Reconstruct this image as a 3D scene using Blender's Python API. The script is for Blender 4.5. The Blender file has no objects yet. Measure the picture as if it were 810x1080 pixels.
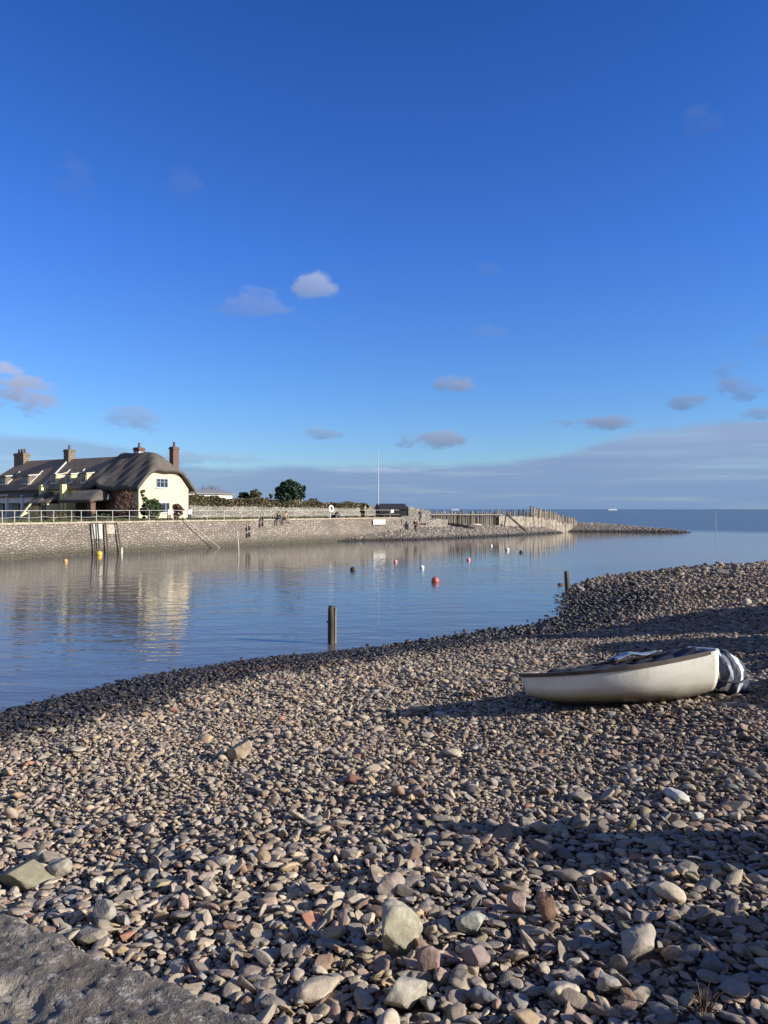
import bpy, bmesh, math, random
import numpy as np
from mathutils import Vector, Matrix, Euler
from mathutils.bvhtree import BVHTree

random.seed(7)
RNG = np.random.default_rng(11)
S = bpy.context.scene
COL = S.collection
PI = math.pi
F, CX, HY, CAMZ = 785.0, 405.0, 537.0, 4.0      # photo focal length (px), centre column, horizon row, eye height above the water


# ------------------------------------------------------------------ helpers
def ray(px, py):
    return ((px - CX) / F, 1.0, (HY - py) / F)

def at_z(px, py, z):
    d = (CAMZ - z) * F / (py - HY)
    return ((px - CX) / F * d, d, z)

def at_d(px, py, d):
    return ((px - CX) / F * d, d, CAMZ + (HY - py) / F * d)

def sm(a, b, x):
    t = np.clip((x - a) / (b - a), 0, 1)
    return t * t * (3 - 2 * t)

def tag(o, label=None, cat=None, group=None, kind=None):
    if label: o['label'] = label
    if cat: o['category'] = cat
    if group: o['group'] = group
    if kind: o['kind'] = kind
    return o

def empty(name, loc, rz=0.0, label=None, cat=None, group=None):
    o = bpy.data.objects.new(name, None)
    COL.objects.link(o)
    o.location = loc
    o.rotation_euler = (0, 0, rz)
    o.empty_display_size = 0.2
    return tag(o, label, cat, group)

def mesh_obj(name, verts, faces, m, parent=None, smooth=False, col=None, loc=None):
    me = bpy.data.meshes.new(name)
    me.from_pydata([tuple(v) for v in verts], [], faces)
    if smooth:
        me.polygons.foreach_set('use_smooth', [True] * len(me.polygons))
    if col is not None:
        a = me.color_attributes.new('Col', 'FLOAT_COLOR', 'POINT')
        a.data.foreach_set('color', np.asarray(col, np.float32).ravel())
    if m: me.materials.append(m)
    me.update()
    o = bpy.data.objects.new(name, me)
    COL.objects.link(o)
    if parent: o.parent = parent
    if loc: o.location = loc
    return o

def np_obj(name, V, Fc, m, col=None, smooth=True, parent=None):
    """fast mesh from arrays; Fc is (n, 3) or (n, 4)"""
    me = bpy.data.meshes.new(name)
    n, k = Fc.shape
    me.vertices.add(len(V)); me.vertices.foreach_set('co', np.asarray(V, np.float32).ravel())
    me.loops.add(n * k); me.loops.foreach_set('vertex_index', Fc.astype(np.int32).ravel())
    me.polygons.add(n)
    me.polygons.foreach_set('loop_start', np.arange(0, n * k, k, dtype=np.int32))
    me.polygons.foreach_set('loop_total', np.full(n, k, np.int32))
    if smooth: me.polygons.foreach_set('use_smooth', np.ones(n, bool))
    if col is not None:
        a = me.color_attributes.new('Col', 'FLOAT_COLOR', 'POINT')
        a.data.foreach_set('color', np.asarray(col, np.float32).ravel())
    if m: me.materials.append(m)
    me.update(calc_edges=True)
    o = bpy.data.objects.new(name, me)
    COL.objects.link(o)
    if parent: o.parent = parent
    return o

class MB:
    """collects shapes for ONE mesh object"""
    def __init__(s): s.v = []; s.f = []
    def add(s, vs, fs):
        b = len(s.v); s.v += [tuple(v) for v in vs]; s.f += [tuple(i + b for i in f) for f in fs]; return s
    def box(s, x0, x1, y0, y1, z0, z1):
        return s.add([(x0, y0, z0), (x1, y0, z0), (x1, y1, z0), (x0, y1, z0), (x0, y0, z1), (x1, y0, z1), (x1, y1, z1), (x0, y1, z1)],
                     [(0, 3, 2, 1), (4, 5, 6, 7), (0, 1, 5, 4), (1, 2, 6, 5), (2, 3, 7, 6), (3, 0, 4, 7)])
    def tube(s, pts, r, n=8, cap=True):
        pts = [Vector(p) for p in pts]
        rs = r if isinstance(r, (list, tuple)) else [r] * len(pts)
        vs = []; fs = []
        for i, p in enumerate(pts):
            d = (pts[min(i + 1, len(pts) - 1)] - pts[max(i - 1, 0)]).normalized()
            a = Vector((0, 0, 1)) if abs(d.z) < .9 else Vector((1, 0, 0))
            e1 = d.cross(a).normalized(); e2 = d.cross(e1)
            for k in range(n):
                t = 2 * PI * k / n
                vs.append(p + (e1 * math.cos(t) + e2 * math.sin(t)) * rs[i])
        for i in range(len(pts) - 1):
            for k in range(n):
                k2 = (k + 1) % n
                fs.append((i * n + k, i * n + k2, (i + 1) * n + k2, (i + 1) * n + k))
        if cap:
            fs.append(tuple(range(n))); fs.append(tuple((len(pts) - 1) * n + k for k in reversed(range(n))))
        return s.add(vs, fs)
    def lathe(s, c, prof, n=16):
        vs = []; fs = []
        for r, z in prof:
            for k in range(n):
                t = 2 * PI * k / n
                vs.append((c[0] + r * math.cos(t), c[1] + r * math.sin(t), c[2] + z))
        for i in range(len(prof) - 1):
            for k in range(n):
                k2 = (k + 1) % n
                fs.append((i * n + k, i * n + k2, (i + 1) * n + k2, (i + 1) * n + k))
        fs.append(tuple(reversed(range(n)))); fs.append(tuple((len(prof) - 1) * n + k for k in range(n)))
        return s.add(vs, fs)
    def prism(s, poly, axis, a, b):
        """poly of 2-D points extruded along an axis from a to b"""
        def mk(p, t):
            return (t, p[0], p[1]) if axis == 'x' else ((p[0], t, p[1]) if axis == 'y' else (p[0], p[1], t))
        n = len(poly)
        vs = [mk(p, a) for p in poly] + [mk(p, b) for p in poly]
        fs = [tuple(reversed(range(n))), tuple(range(n, 2 * n))] + [(i, (i + 1) % n, n + (i + 1) % n, n + i) for i in range(n)]
        return s.add(vs, fs)
    def build(s, name, m, parent=None, smooth=False, bevel=0, loc=None):
        o = mesh_obj(name, s.v, s.f, m, parent, smooth, loc=loc)
        bm = bmesh.new(); bm.from_mesh(o.data)
        bmesh.ops.recalc_face_normals(bm, faces=bm.faces)
        if bevel:
            bmesh.ops.bevel(bm, geom=list(bm.edges), offset=bevel, segments=1, affect='EDGES', clamp_overlap=True)
        bm.to_mesh(o.data); bm.free()
        return o

def copy_tree(o, parent=None):
    c = o.copy(); COL.objects.link(c)
    if parent: c.parent = parent
    for ch in list(o.children): copy_tree(ch, c)
    return c


# ------------------------------------------------------------------ materials
class NT:
    def __init__(s, name):
        s.m = bpy.data.materials.new(name); s.m.use_nodes = True
        s.nt = s.m.node_tree; s.b = s.nt.nodes['Principled BSDF']; s.out = s.nt.nodes['Material Output']
    def n(s, t, ins=None, **kw):
        o = s.nt.nodes.new('ShaderNode' + t)
        for k, v in kw.items(): setattr(o, k, v)
        for k, v in (ins or {}).items(): s.set(o.inputs[k], v)
        return o
    def set(s, sock, v):
        if hasattr(v, 'is_output') or isinstance(v, bpy.types.NodeSocket): s.nt.links.new(v, sock)
        else: sock.default_value = v
    def math(s, op, a, b=0.0, clamp=False):
        o = s.n('Math', operation=op, use_clamp=clamp); s.set(o.inputs[0], a); s.set(o.inputs[1], b); return o.outputs[0]
    def mix(s, f, a, b, mode='MIX'):
        o = s.n('Mix', data_type='RGBA', blend_type=mode, clamp_factor=True)
        s.set(o.inputs[0], f); s.set(o.inputs[6], a); s.set(o.inputs[7], b); return o.outputs[2]
    def rng(s, v, a, b, c=0.0, d=1.0, smooth=False):
        o = s.n('MapRange', {0: v, 1: a, 2: b, 3: c, 4: d}); 
        if smooth: o.interpolation_type = 'SMOOTHSTEP'
        return o.outputs[0]
    def noise(s, vec, scale, detail=4, rough=.55, dist=0.0):
        o = s.n('TexNoise', {'Scale': scale, 'Detail': detail, 'Roughness': rough, 'Distortion': dist}); s.set(o.inputs['Vector'], vec); return o
    def ramp(s, f, stops):
        o = s.n('ValToRGB'); s.set(o.inputs[0], f); e = o.color_ramp.elements
        while len(e) < len(stops): e.new(.5)
        for el, (p, c) in zip(e, stops): el.position = p; el.color = c if len(c) == 4 else (*c, 1)
        return o.outputs[0]
    def bump(s, h, dist, strength=1.0):
        o = s.n('Bump', {'Strength': strength, 'Distance': dist, 'Height': h}); s.nt.links.new(o.outputs[0], s.b.inputs['Normal']); return o
    def mapping(s, vec, scale=(1, 1, 1), rot=(0, 0, 0)):
        o = s.n('Mapping', {'Scale': scale, 'Rotation': rot}); s.set(o.inputs['Vector'], vec); return o.outputs[0]

def c4(c): return (c[0], c[1], c[2], 1.0)

def plain(name, c, rough=.7, var=.25, scale=6.0, bump=.004, metal=0.0, dirt=None):
    t = NT(name); co = t.n('TexCoord').outputs['Object']
    nz = t.noise(co, scale, 5, .6)
    lo = tuple(x * (1 - var) for x in c); hi = tuple(min(1, x * (1 + var)) for x in c)
    col = t.ramp(nz.outputs[0], [(.3, lo), (.7, hi)])
    if dirt:
        d = t.noise(co, scale * .35, 6, .7)
        col = t.mix(t.rng(d.outputs[0], .52, .68), col, c4(dirt))
    t.set(t.b.inputs['Base Color'], col); t.b.inputs['Roughness'].default_value = rough; t.b.inputs['Metallic'].default_value = metal
    if bump: t.bump(nz.outputs[0], bump)
    return t.m

def m_stone():
    t = NT('beach_stone')
    at = t.n('Attribute', attribute_name='Col')
    co = t.n('TexCoord').outputs['Object']
    n1 = t.noise(co, 22, 5, .65); n2 = t.noise(co, 90, 3, .6)
    f = t.rng(n1.outputs[0], .3, .7, .72, 1.22)
    col = t.mix(1.0, at.outputs['Color'], t.n('CombineColor', {0: f, 1: f, 2: f}).outputs[0], 'MULTIPLY')
    sp = t.rng(n2.outputs[0], .62, .72)
    col = t.mix(t.math('MULTIPLY', sp, .3), col, c4((.42, .39, .34)))
    t.set(t.b.inputs['Base Color'], col)
    t.set(t.b.inputs['Roughness'], t.rng(at.outputs['Alpha'], 0, 1, .5, .84))
    h = t.math('ADD', n1.outputs[0], t.math('MULTIPLY', n2.outputs[0], .25))
    t.bump(h, .006, .8)
    return t.m

def m_gravel(name, cols, scale, wet=None):
    """ground under the stones: small stones of varied colour"""
    t = NT(name); co = t.n('TexCoord').outputs['Object']
    v = t.n('TexVoronoi', {'Vector': co, 'Scale': scale, 'Randomness': 1.0})
    sep = t.n('SeparateColor', {0: v.outputs['Color']})
    col = t.ramp(sep.outputs[0], [(i / (len(cols) - 1), c) for i, c in enumerate(cols)])
    d = t.rng(v.outputs['Distance'], .25, .75, 1, .35)
    col = t.mix(1.0, col, t.n('CombineColor', {0: d, 1: d, 2: d}).outputs[0], 'MULTIPLY')
    if wet:
        z = t.n('SeparateXYZ', {0: co}).outputs[2]
        nz = t.noise(co, .8, 4)
        zz = t.math('ADD', z, t.math('MULTIPLY', t.math('SUBTRACT', nz.outputs[0], .5), wet[2]))
        w = t.rng(zz, wet[0], wet[1], 1, 0)
        col = t.mix(w, col, c4(wet[3]))
    t.set(t.b.inputs['Base Color'], col); t.b.inputs['Roughness'].default_value = .85
    t.bump(t.math('SUBTRACT', 1.0, v.outputs['Distance']), .6 / scale)
    return t.m

def m_masonry(name, cols, sx, sy, mortar, tide=None, tone=1.0):
    """random rubble stone, on UVs in metres"""
    t = NT(name); uv = t.n('TexCoord').outputs['UV']
    nz = t.noise(uv, 1.5, 3)
    wob = t.n('VectorMath', operation='MULTIPLY_ADD'); t.set(wob.inputs[0], nz.outputs[1]); wob.inputs[1].default_value = (.22, .16, 0); t.set(wob.inputs[2], uv)
    mp = t.mapping(wob.outputs[0], (1 / sx, 1 / sy, 1))
    v = t.n('TexVoronoi', {'Vector': mp, 'Scale': 1.0, 'Randomness': 1.0}, voronoi_dimensions='2D')
    e = t.n('TexVoronoi', {'Vector': mp, 'Scale': 1.0, 'Randomness': 1.0}, voronoi_dimensions='2D', feature='DISTANCE_TO_EDGE')
    sep = t.n('SeparateColor', {0: v.outputs['Color']})
    col = t.ramp(sep.outputs[0], [(i / (len(cols) - 1), tuple(x * tone for x in c)) for i, c in enumerate(cols)])
    fine = t.noise(uv, 9, 5, .7)
    k = t.rng(fine.outputs[0], .3, .7, .55, 1.35)
    col = t.mix(1.0, col, t.n('CombineColor', {0: k, 1: k, 2: k}).outputs[0], 'MULTIPLY')
    edge = t.rng(e.outputs['Distance'], .02, .14)
    col = t.mix(edge, c4(mortar), col)
    big = t.noise(t.mapping(uv, (.35, .8, 1)), 1, 5, .65)
    col = t.mix(t.rng(big.outputs[0], .42, .66, 0, .66), col, c4((.14, .125, .105)))
    if tide:
        y = t.n('SeparateXYZ', {0: uv}).outputs[1]
        yy = t.math('ADD', y, t.math('MULTIPLY', t.math('SUBTRACT', big.outputs[0], .5), .7))
        col = t.mix(t.rng(yy, tide[0], tide[1], .88, 0), col, c4(tide[2]))
    t.set(t.b.inputs['Base Color'], col); t.b.inputs['Roughness'].default_value = .9
    t.bump(t.math('ADD', t.rng(e.outputs['Distance'], 0, .2), t.math('MULTIPLY', fine.outputs[0], .5)), .06)
    return t.m

def m_slate(name, c1, c2, moss, w=.34, h=.26):
    t = NT(name); uv = t.n('TexCoord').outputs['UV']
    b = t.n('TexBrick', {'Vector': uv, 'Color1': c4(c1), 'Color2': c4(c2), 'Mortar': c4(tuple(x * .35 for x in c1)), 'Scale': 1.0, 'Mortar Size': .02,
                         'Mortar Smooth': .3, 'Bias': 0.0, 'Brick Width': w, 'Row Height': h})
    nz = t.noise(uv, .9, 6, .7); n2 = t.noise(uv, 5, 4, .6)
    col = t.mix(t.rng(nz.outputs[0], .45, .7, 0, .6), b.outputs[0], c4(moss))
    k = t.rng(n2.outputs[0], .3, .7, .7, 1.3)
    col = t.mix(1.0, col, t.n('CombineColor', {0: k, 1: k, 2: k}).outputs[0], 'MULTIPLY')
    t.set(t.b.inputs['Base Color'], col); t.b.inputs['Roughness'].default_value = .75
    t.bump(t.math('SUBTRACT', 1.0, b.outputs[1]), .03)
    return t.m

def m_thatch():
    t = NT('thatch'); co = t.n('TexCoord').outputs['Object']
    n1 = t.noise(t.mapping(co, (9, 1.2, 1.2)), 1, 5, .65); n2 = t.noise(co, .8, 5, .65); n3 = t.noise(co, 14, 3, .7)
    col = t.ramp(n1.outputs[0], [(.25, (.082, .072, .062)), (.75, (.19, .168, .145))])
    col = t.mix(t.rng(n2.outputs[0], .42, .68, 0, .65), col, c4((.085, .073, .06)))
    col = t.mix(t.rng(n3.outputs[0], .58, .7, 0, .4), col, c4((.17, .15, .125)))
    t.set(t.b.inputs['Base Color'], col); t.b.inputs['Roughness'].default_value = .95
    t.bump(t.math('ADD', n1.outputs[0], n3.outputs[0]), .07)
    return t.m

def m_wood(name, c, c2, rough=.85):
    t = NT(name); co = t.n('TexCoord').outputs['Object']
    n1 = t.noise(t.mapping(co, (14, 14, 1.4)), 1, 5, .65); n2 = t.noise(co, 2.5, 4)
    col = t.ramp(n1.outputs[0], [(.28, c2), (.72, c)])
    k = t.rng(n2.outputs[0], .3, .7, .65, 1.2)
    col = t.mix(1.0, col, t.n('CombineColor', {0: k, 1: k, 2: k}).outputs[0], 'MULTIPLY')
    t.set(t.b.inputs['Base Color'], col); t.b.inputs['Roughness'].default_value = rough
    t.bump(n1.outputs[0], .02)
    return t.m

def m_leaf(name, a, b, c):
    t = NT(name); co = t.n('TexCoord').outputs['Object']
    at = t.n('Attribute', attribute_name='Col')
    nz = t.noise(co, .9, 3)
    f = t.math('ADD', t.math('MULTIPLY', at.outputs['Fac'], .6), t.math('MULTIPLY', nz.outputs[0], .4))
    t.set(t.b.inputs['Base Color'], t.ramp(f, [(.2, a), (.5, b), (.8, c)]))
    t.b.inputs['Roughness'].default_value = .6
    return t.m

def m_water():
    t = NT('sea_water'); geo = t.n('NewGeometry').outputs['Position']
    x, y, z = [t.n('SeparateXYZ', {0: geo}).outputs[i] for i in range(3)]
    wob = t.noise(t.mapping(geo, (.035, .12, 1)), 1, 4)
    yy = t.math('ADD', y, t.math('MULTIPLY', t.math('SUBTRACT', wob.outputs[0], .5), 14.0))
    calm = t.rng(yy, 48, 62, 1.0, .40, True)                       # lee of the quay lies nearly still
    patch = t.noise(t.mapping(geo, (.05, .16, 1)), 1, 3)
    calm = t.math('MULTIPLY', calm, t.rng(patch.outputs[0], .35, .65, .7, 1.25))
    sea = t.math('MAXIMUM', t.rng(y, 128, 165, 0, 1, True), t.rng(t.math('ADD', t.math('MULTIPLY', x, .8), y), 160, 200, 0, 1, True))
    st = t.math('ADD', calm, t.math('MULTIPLY', sea, 4.0))
    r1 = t.noise(t.mapping(geo, (1.3, 3.2, 1), (0, 0, .25)), 1, 3, .5, .4)
    r2 = t.noise(t.mapping(geo, (.45, 1.1, 1), (0, 0, -.15)), 1, 3, .5, .3)
    h = t.math('ADD', t.math('MULTIPLY', r1.outputs[0], .35), r2.outputs[0])
    b = t.bump(h, WAVE); t.set(b.inputs['Strength'], 1.0); t.set(b.inputs['Distance'], t.math('MULTIPLY', st, WAVE))
    shallow = t.mix(sea, c4((.105, .108, .104)), c4((.035, .062, .075)))
    rough = t.n('BsdfGlossy', {'Color': (.80, .86, .92, 1), 'Roughness': .22}); deep = t.n('BsdfDiffuse', {'Color': (.075, .115, .135, 1)})
    ms = t.n('MixShader', {0: .36, 1: deep.outputs[0], 2: rough.outputs[0]}); mx = t.n('MixShader', {0: t.math('MULTIPLY', sea, .9, True), 1: t.b.outputs[0], 2: ms.outputs[0]})
    t.nt.links.new(b.outputs[0], rough.inputs['Normal']); t.nt.links.new(mx.outputs[0], t.out.inputs[0])
    t.set(t.b.inputs['Base Color'], shallow)
    t.b.inputs['Roughness'].default_value = .04; t.b.inputs['IOR'].default_value = 1.333
    return t.m
WAVE = .033

M = {}
M['stone'] = m_stone()
M['beach'] = m_gravel('beach_gravel', [(.07, .06, .05), (.15, .13, .115), (.10, .085, .08), (.22, .20, .175)], 16, (.30, .46, .14, (.018, .016, .013)))
M['bank'] = m_gravel('bank_gravel', [(.16, .14, .125), (.30, .265, .235), (.21, .19, .175), (.36, .325, .29)], 4.5, (.12, .35, .3, (.03, .027, .022)))
M['water'] = m_water()
M['quay'] = m_masonry('quay_masonry', [(.40, .34, .265), (.27, .245, .215), (.47, .42, .345), (.35, .285, .245), (.54, .49, .41)], .36, .20, (.13, .105, .08), (.25, 1.1, (.07, .064, .046)), tone=.84)
M['rubble'] = m_masonry('rubble_masonry', [(.40, .37, .32), (.28, .26, .23), (.48, .45, .40), (.34, .29, .25)], .36, .24, (.15, .14, .12))
M['chimney_stone'] = m_masonry('chimney_stone', [(.34, .27, .19), (.24, .20, .16), (.42, .35, .26)], .35, .2, (.16, .14, .11))
M['brick'] = plain('chimney_brick', (.14, .078, .062), .85, .35, 9, .01, dirt=(.12, .07, .05))
M['cream'] = plain('cream_render', (.61, .53, .37), .85, .06, 1.2, .01)
M['yellow'] = plain('yellow_render', (.74, .66, .36), .85, .07, 1.2, .01)
M['white_render'] = plain('white_render', (.74, .74, .70), .85, .08, 1.2, .01)
M['dark_timber'] = m_wood('dark_timber', (.07, .055, .04), (.025, .02, .016))
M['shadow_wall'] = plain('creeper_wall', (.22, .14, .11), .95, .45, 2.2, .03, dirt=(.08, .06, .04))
M['thatch'] = m_thatch()
M['slate'] = m_slate('brown_slate', (.36, .26, .18), (.27, .20, .145), (.34, .26, .14))
M['slate2'] = m_slate('grey_slate', (.32, .245, .185), (.23, .18, .14), (.30, .24, .14))
M['grey_roof'] = plain('grey_sheet_roof', (.22, .22, .22), .6, .15, 3, .004)
M['glass'] = plain('window_glass', (.03, .04, .05), .08, .2, 2, 0)
M['frame_white'] = plain('white_window_paint', (.56, .56, .54), .5, .06, 5, .001)
M['frame_blue'] = plain('blue_grey_paint', (.30, .36, .42), .5, .1, 5, .001)
M['rail'] = plain('galvanised_rail', (.46, .45, .42), .5, .15, 8, .001)
M['sign_white'] = plain('white_sign_paint', (.80, .80, .77), .6, .05, 3, .001)
M['pale_patch'] = plain('whitewashed_patch', (.58, .56, .51), .85, .15, 4, .01, dirt=(.42, .38, .31))
M['patch'] = plain('pale_wall_patch', (.40, .35, .28), .85, .25, 5, .01, dirt=(.25, .21, .16))
M['pile'] = m_wood('weathered_pile', (.36, .315, .265), (.16, .135, .11))
M['pile_dark'] = m_wood('dark_pile', (.13, .11, .09), (.05, .042, .035))
M['plank'] = plain('limed_timber', (.31, .275, .225), .88, .45, 1.6, .03, dirt=(.16, .13, .085))
M['post'] = m_wood('mooring_post', (.12, .10, .075), (.03, .026, .02))
M['pale_wood'] = m_wood('pale_wood', (.62, .57, .47), (.45, .40, .32))
M['red'] = plain('red_float', (.52, .11, .08), .45, .1, 4, .001)
M['pink'] = plain('pink_float', (.70, .30, .28), .5, .1, 4, .001)
M['white_float'] = plain('white_float', (.78, .77, .74), .45, .06, 4, .001)
M['yellow_float'] = plain('yellow_float', (.60, .42, .06), .45, .1, 4, .001)
M['orange_float'] = plain('orange_float', (.65, .34, .12), .45, .1, 4, .001)
M['black'] = plain('black_rubber', (.018, .018, .02), .6, .3, 4, .002)
M['black_clad'] = m_wood('black_cladding', (.022, .022, .024), (.010, .010, .012))
M['gunwale'] = plain('gunwale_wood', (.075, .056, .046), .6, .35, 4, .002, dirt=(.13, .105, .085))
M['navy_cloth'] = plain('dark_cover_cloth', (.022, .027, .040), .8, .5, 3, .02)
M['pale_cloth'] = plain('pale_blue_sheet', (.30, .38, .46), .55, .35, 6, .02)
M['grass'] = m_leaf('grass_blade', (.05, .06, .02), (.10, .11, .04), (.17, .15, .07))
M['holm'] = m_leaf('dark_evergreen_leaf', (.010, .028, .016), (.020, .050, .026), (.045, .085, .045))
M['olive'] = m_leaf('olive_leaf', (.05, .05, .022), (.10, .095, .045), (.16, .14, .07))
M['hedge'] = m_leaf('hedge_leaf', (.07, .065, .035), (.14, .12, .06), (.23, .185, .105))
M['green'] = m_leaf('green_leaf', (.018, .04, .015), (.04, .075, .025), (.08, .12, .045))
M['russet'] = m_leaf('russet_leaf', (.06, .03, .02), (.13, .06, .04), (.18, .10, .06))
M['bark'] = plain('bark', (.09, .07, .055), .9, .35, 6, .02)
M['weed'] = plain('dried_weed', (.14, .10, .055), .9, .4, 9, .01)
M['skin'] = plain('skin', (.50, .32, .24), .6, .05, 8, 0)
M['cloth_black'] = plain('black_cloth', (.016, .016, .019), .85, .3, 6, .004)
M['denim'] = plain('denim', (.09, .10, .13), .85, .2, 8, .004)
M['tan'] = plain('tan_cloth', (.30, .23, .16), .85, .15, 8, .004)
M['grey_cloth'] = plain('grey_cloth', (.18, .18, .18), .85, .15, 8, .004)
M['hair'] = plain('dark_hair', (.025, .018, .013), .7, .3, 20, .002)
M['hull_ship'] = plain('ship_white', (.75, .76, .78), .6, .05, .02, 0)

def m_hull():
    t = NT('hull_paint'); co = t.n('TexCoord').outputs['Object']
    x, y, z = [t.n('SeparateXYZ', {0: co}).outputs[i] for i in range(3)]
    n1 = t.noise(t.mapping(co, (1.2, 1.2, 5)), 1, 6, .65); n2 = t.noise(t.mapping(co, (9, 9, 1.2)), 1, 5, .7)
    col = t.ramp(n1.outputs[0], [(.3, (.72, .69, .58)), (.7, (.84, .82, .74))])
    col = t.mix(t.rng(n2.outputs[0], .52, .75, 0, .35), col, c4((.45, .37, .22)))
    zz = t.math('ADD', z, t.math('MULTIPLY', t.math('SUBTRACT', n1.outputs[0], .5), .10))
    col = t.mix(t.rng(zz, .12, .27, .85, 0), col, c4((.20, .165, .085)))
    col = t.mix(t.rng(zz, .05, .13, 1, 0), col, c4((.05, .05, .035)))
    t.set(t.b.inputs['Base Color'], col); t.set(t.b.inputs['Roughness'], t.rng(n1.outputs[0], .3, .7, .35, .6))
    t.bump(n2.outputs[0], .002)
    return t.m
M['hull'] = m_hull()

def m_stripe():
    t = NT('striped_cloth'); uv = t.n('TexCoord').outputs['UV']
    nz = t.noise(uv, 2.2, 3)
    u = t.n('SeparateXYZ', {0: uv}).outputs[0]
    p = t.math('ADD', u, t.math('MULTIPLY', t.math('SUBTRACT', nz.outputs[0], .5), .34))
    fr = t.math('FRACT', t.math('MULTIPLY', p, 3.3))
    w = t.math('MULTIPLY', t.rng(fr, .50, .54), t.rng(fr, .80, .84, 1, 0))
    t.set(t.b.inputs['Base Color'], t.mix(w, c4((.022, .036, .075)), c4((.66, .67, .68))))
    t.b.inputs['Roughness'].default_value = .7
    t.bump(t.noise(uv, 9, 3).outputs[0], .02)
    return t.m
M['stripe'] = m_stripe()

def m_parapet():
    t = NT('weathered_parapet'); co = t.n('TexCoord').outputs['Object']
    n1 = t.noise(co, 7, 6, .7); n2 = t.noise(co, 38, 5, .75); n3 = t.noise(co, 2.4, 4)
    col = t.ramp(n1.outputs[0], [(.3, (.068, .058, .047)), (.52, (.145, .126, .104)), (.72, (.25, .22, .18))])
    col = t.mix(t.rng(n2.outputs[0], .54, .62, 0, .9), col, c4((.40, .37, .32)))
    at = t.n('Attribute', attribute_name='Col')
    col = t.mix(t.math('MULTIPLY', at.outputs['Fac'], t.rng(n3.outputs[0], .4, .6)), col, c4((.42, .38, .31)))
    t.set(t.b.inputs['Base Color'], col); t.b.inputs['Roughness'].default_value = .92
    t.bump(t.math('ADD', n1.outputs[0], t.math('MULTIPLY', n2.outputs[0], .6)), .022)
    return t.m
M['parapet'] = m_parapet()


# ------------------------------------------------------------------ near beach: height field from the waterline
SHORE_PX = [(0, 752), (60, 737), (150, 715), (260, 697), (330, 690), (400, 683), (480, 671), (560, 660), (590, 651), (600, 640), (598, 629), (608, 617),
            (640, 608), (700, 601), (735, 598), (810, 595)]
SH = [at_z(px, py, 0)[:2] for px, py in SHORE_PX]
SHORE = np.array([(-60, -40), (-24, -8), (-15, 5.5)] + SH + [(45, 60), (120, 75), (120, -40)])
NSEG = len(SHORE) - 3        # the last legs close the polygon on the land side

def shore_dist(P):
    """signed distance to the waterline, positive on the beach"""
    P = np.asarray(P, float); best = np.full(len(P), 1e9)
    for i in range(NSEG):
        a, b = SHORE[i], SHORE[i + 1]; d = b - a
        t = np.clip(((P - a) @ d) / (d @ d), 0, 1)
        q = P - (a + t[:, None] * d)
        best = np.minimum(best, np.hypot(q[:, 0], q[:, 1]))
    ins = np.zeros(len(P), bool); n = len(SHORE)
    for i in range(n):
        a, b = SHORE[i], SHORE[(i + 1) % n]
        c = (a[1] > P[:, 1]) != (b[1] > P[:, 1])
        xx = a[0] + (P[:, 1] - a[1]) * (b[0] - a[0]) / (b[1] - a[1] + 1e-12)
        ins ^= c & (P[:, 0] < xx)
    return np.where(ins, best, -best)

def lump(P, s, seed):
    r = np.random.default_rng(seed); z = np.zeros(len(P))
    for k in range(6):
        a = r.uniform(0, 2 * PI); f = s * r.uniform(.6, 1.8)
        z += np.sin((P[:, 0] * math.cos(a) + P[:, 1] * math.sin(a)) * f + r.uniform(0, 6.3)) / 6
    return z

def beach_h(P, d=None):
    P = np.asarray(P, float)
    if d is None: d = shore_dist(P)
    up = np.where(d < 13, .118 * d, 1.534 + 1.6 * (1 - np.exp(-(np.maximum(d, 13) - 13) / 22)))
    h = np.where(d > 0, up, .16 * d)
    return h + (.07 * lump(P, .9, 3) + .045 * lump(P, 2.4, 4) + .016 * lump(P, 6.5, 6)) * sm(-.5, 3, d)

def bh(x, y): return float(beach_h([(x, y)])[0])

def ground_hit(px, py):
    dx, dy, dz = ray(px, py)
    ts = np.arange(1.5, 80, .02)
    z = CAMZ + dz * ts; h = np.maximum(beach_h(np.stack([dx * ts, ts], 1)), 0)
    i = int(np.argmax(z <= h)); t = ts[i]
    return (dx * t, t, float(h[i]))

gx = np.concatenate([np.arange(-40, -12, 1.0), np.arange(-12, 34, .28), np.arange(34, 121, 3.0)])
gy = np.concatenate([np.arange(-30, 0, 2.0), np.arange(0, 60, .28), np.arange(60, 84, 2.0)])
GX, GY = np.meshgrid(gx, gy)
P = np.stack([GX.ravel(), GY.ravel()], 1)
D = shore_dist(P); H = np.maximum(beach_h(P, D), -2.5) - .02
nx, ny = len(gx), len(gy)
ii = (np.arange(ny - 1)[:, None] * nx + np.arange(nx - 1)[None, :]).ravel()
quads = np.stack([ii, ii + 1, ii + nx + 1, ii + nx], 1)
keep = (D[quads].max(1) > -6)
o = np_obj('beach', np.column_stack([P, H]), quads[keep], M['beach']); tag(o, kind='structure')


# ------------------------------------------------------------------ stones
def ico(sub):
    bm = bmesh.new(); bmesh.ops.create_icosphere(bm, subdivisions=sub, radius=1.0)
    V = np.array([v.co[:] for v in bm.verts]); bm.faces.ensure_lookup_table(); bm.verts.index_update()
    Fc = np.array([[v.index for v in f.verts] for f in bm.faces]); bm.free()
    return V, Fc
ICO = {k: ico(k) for k in (1, 2, 3, 4, 5)}

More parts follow.
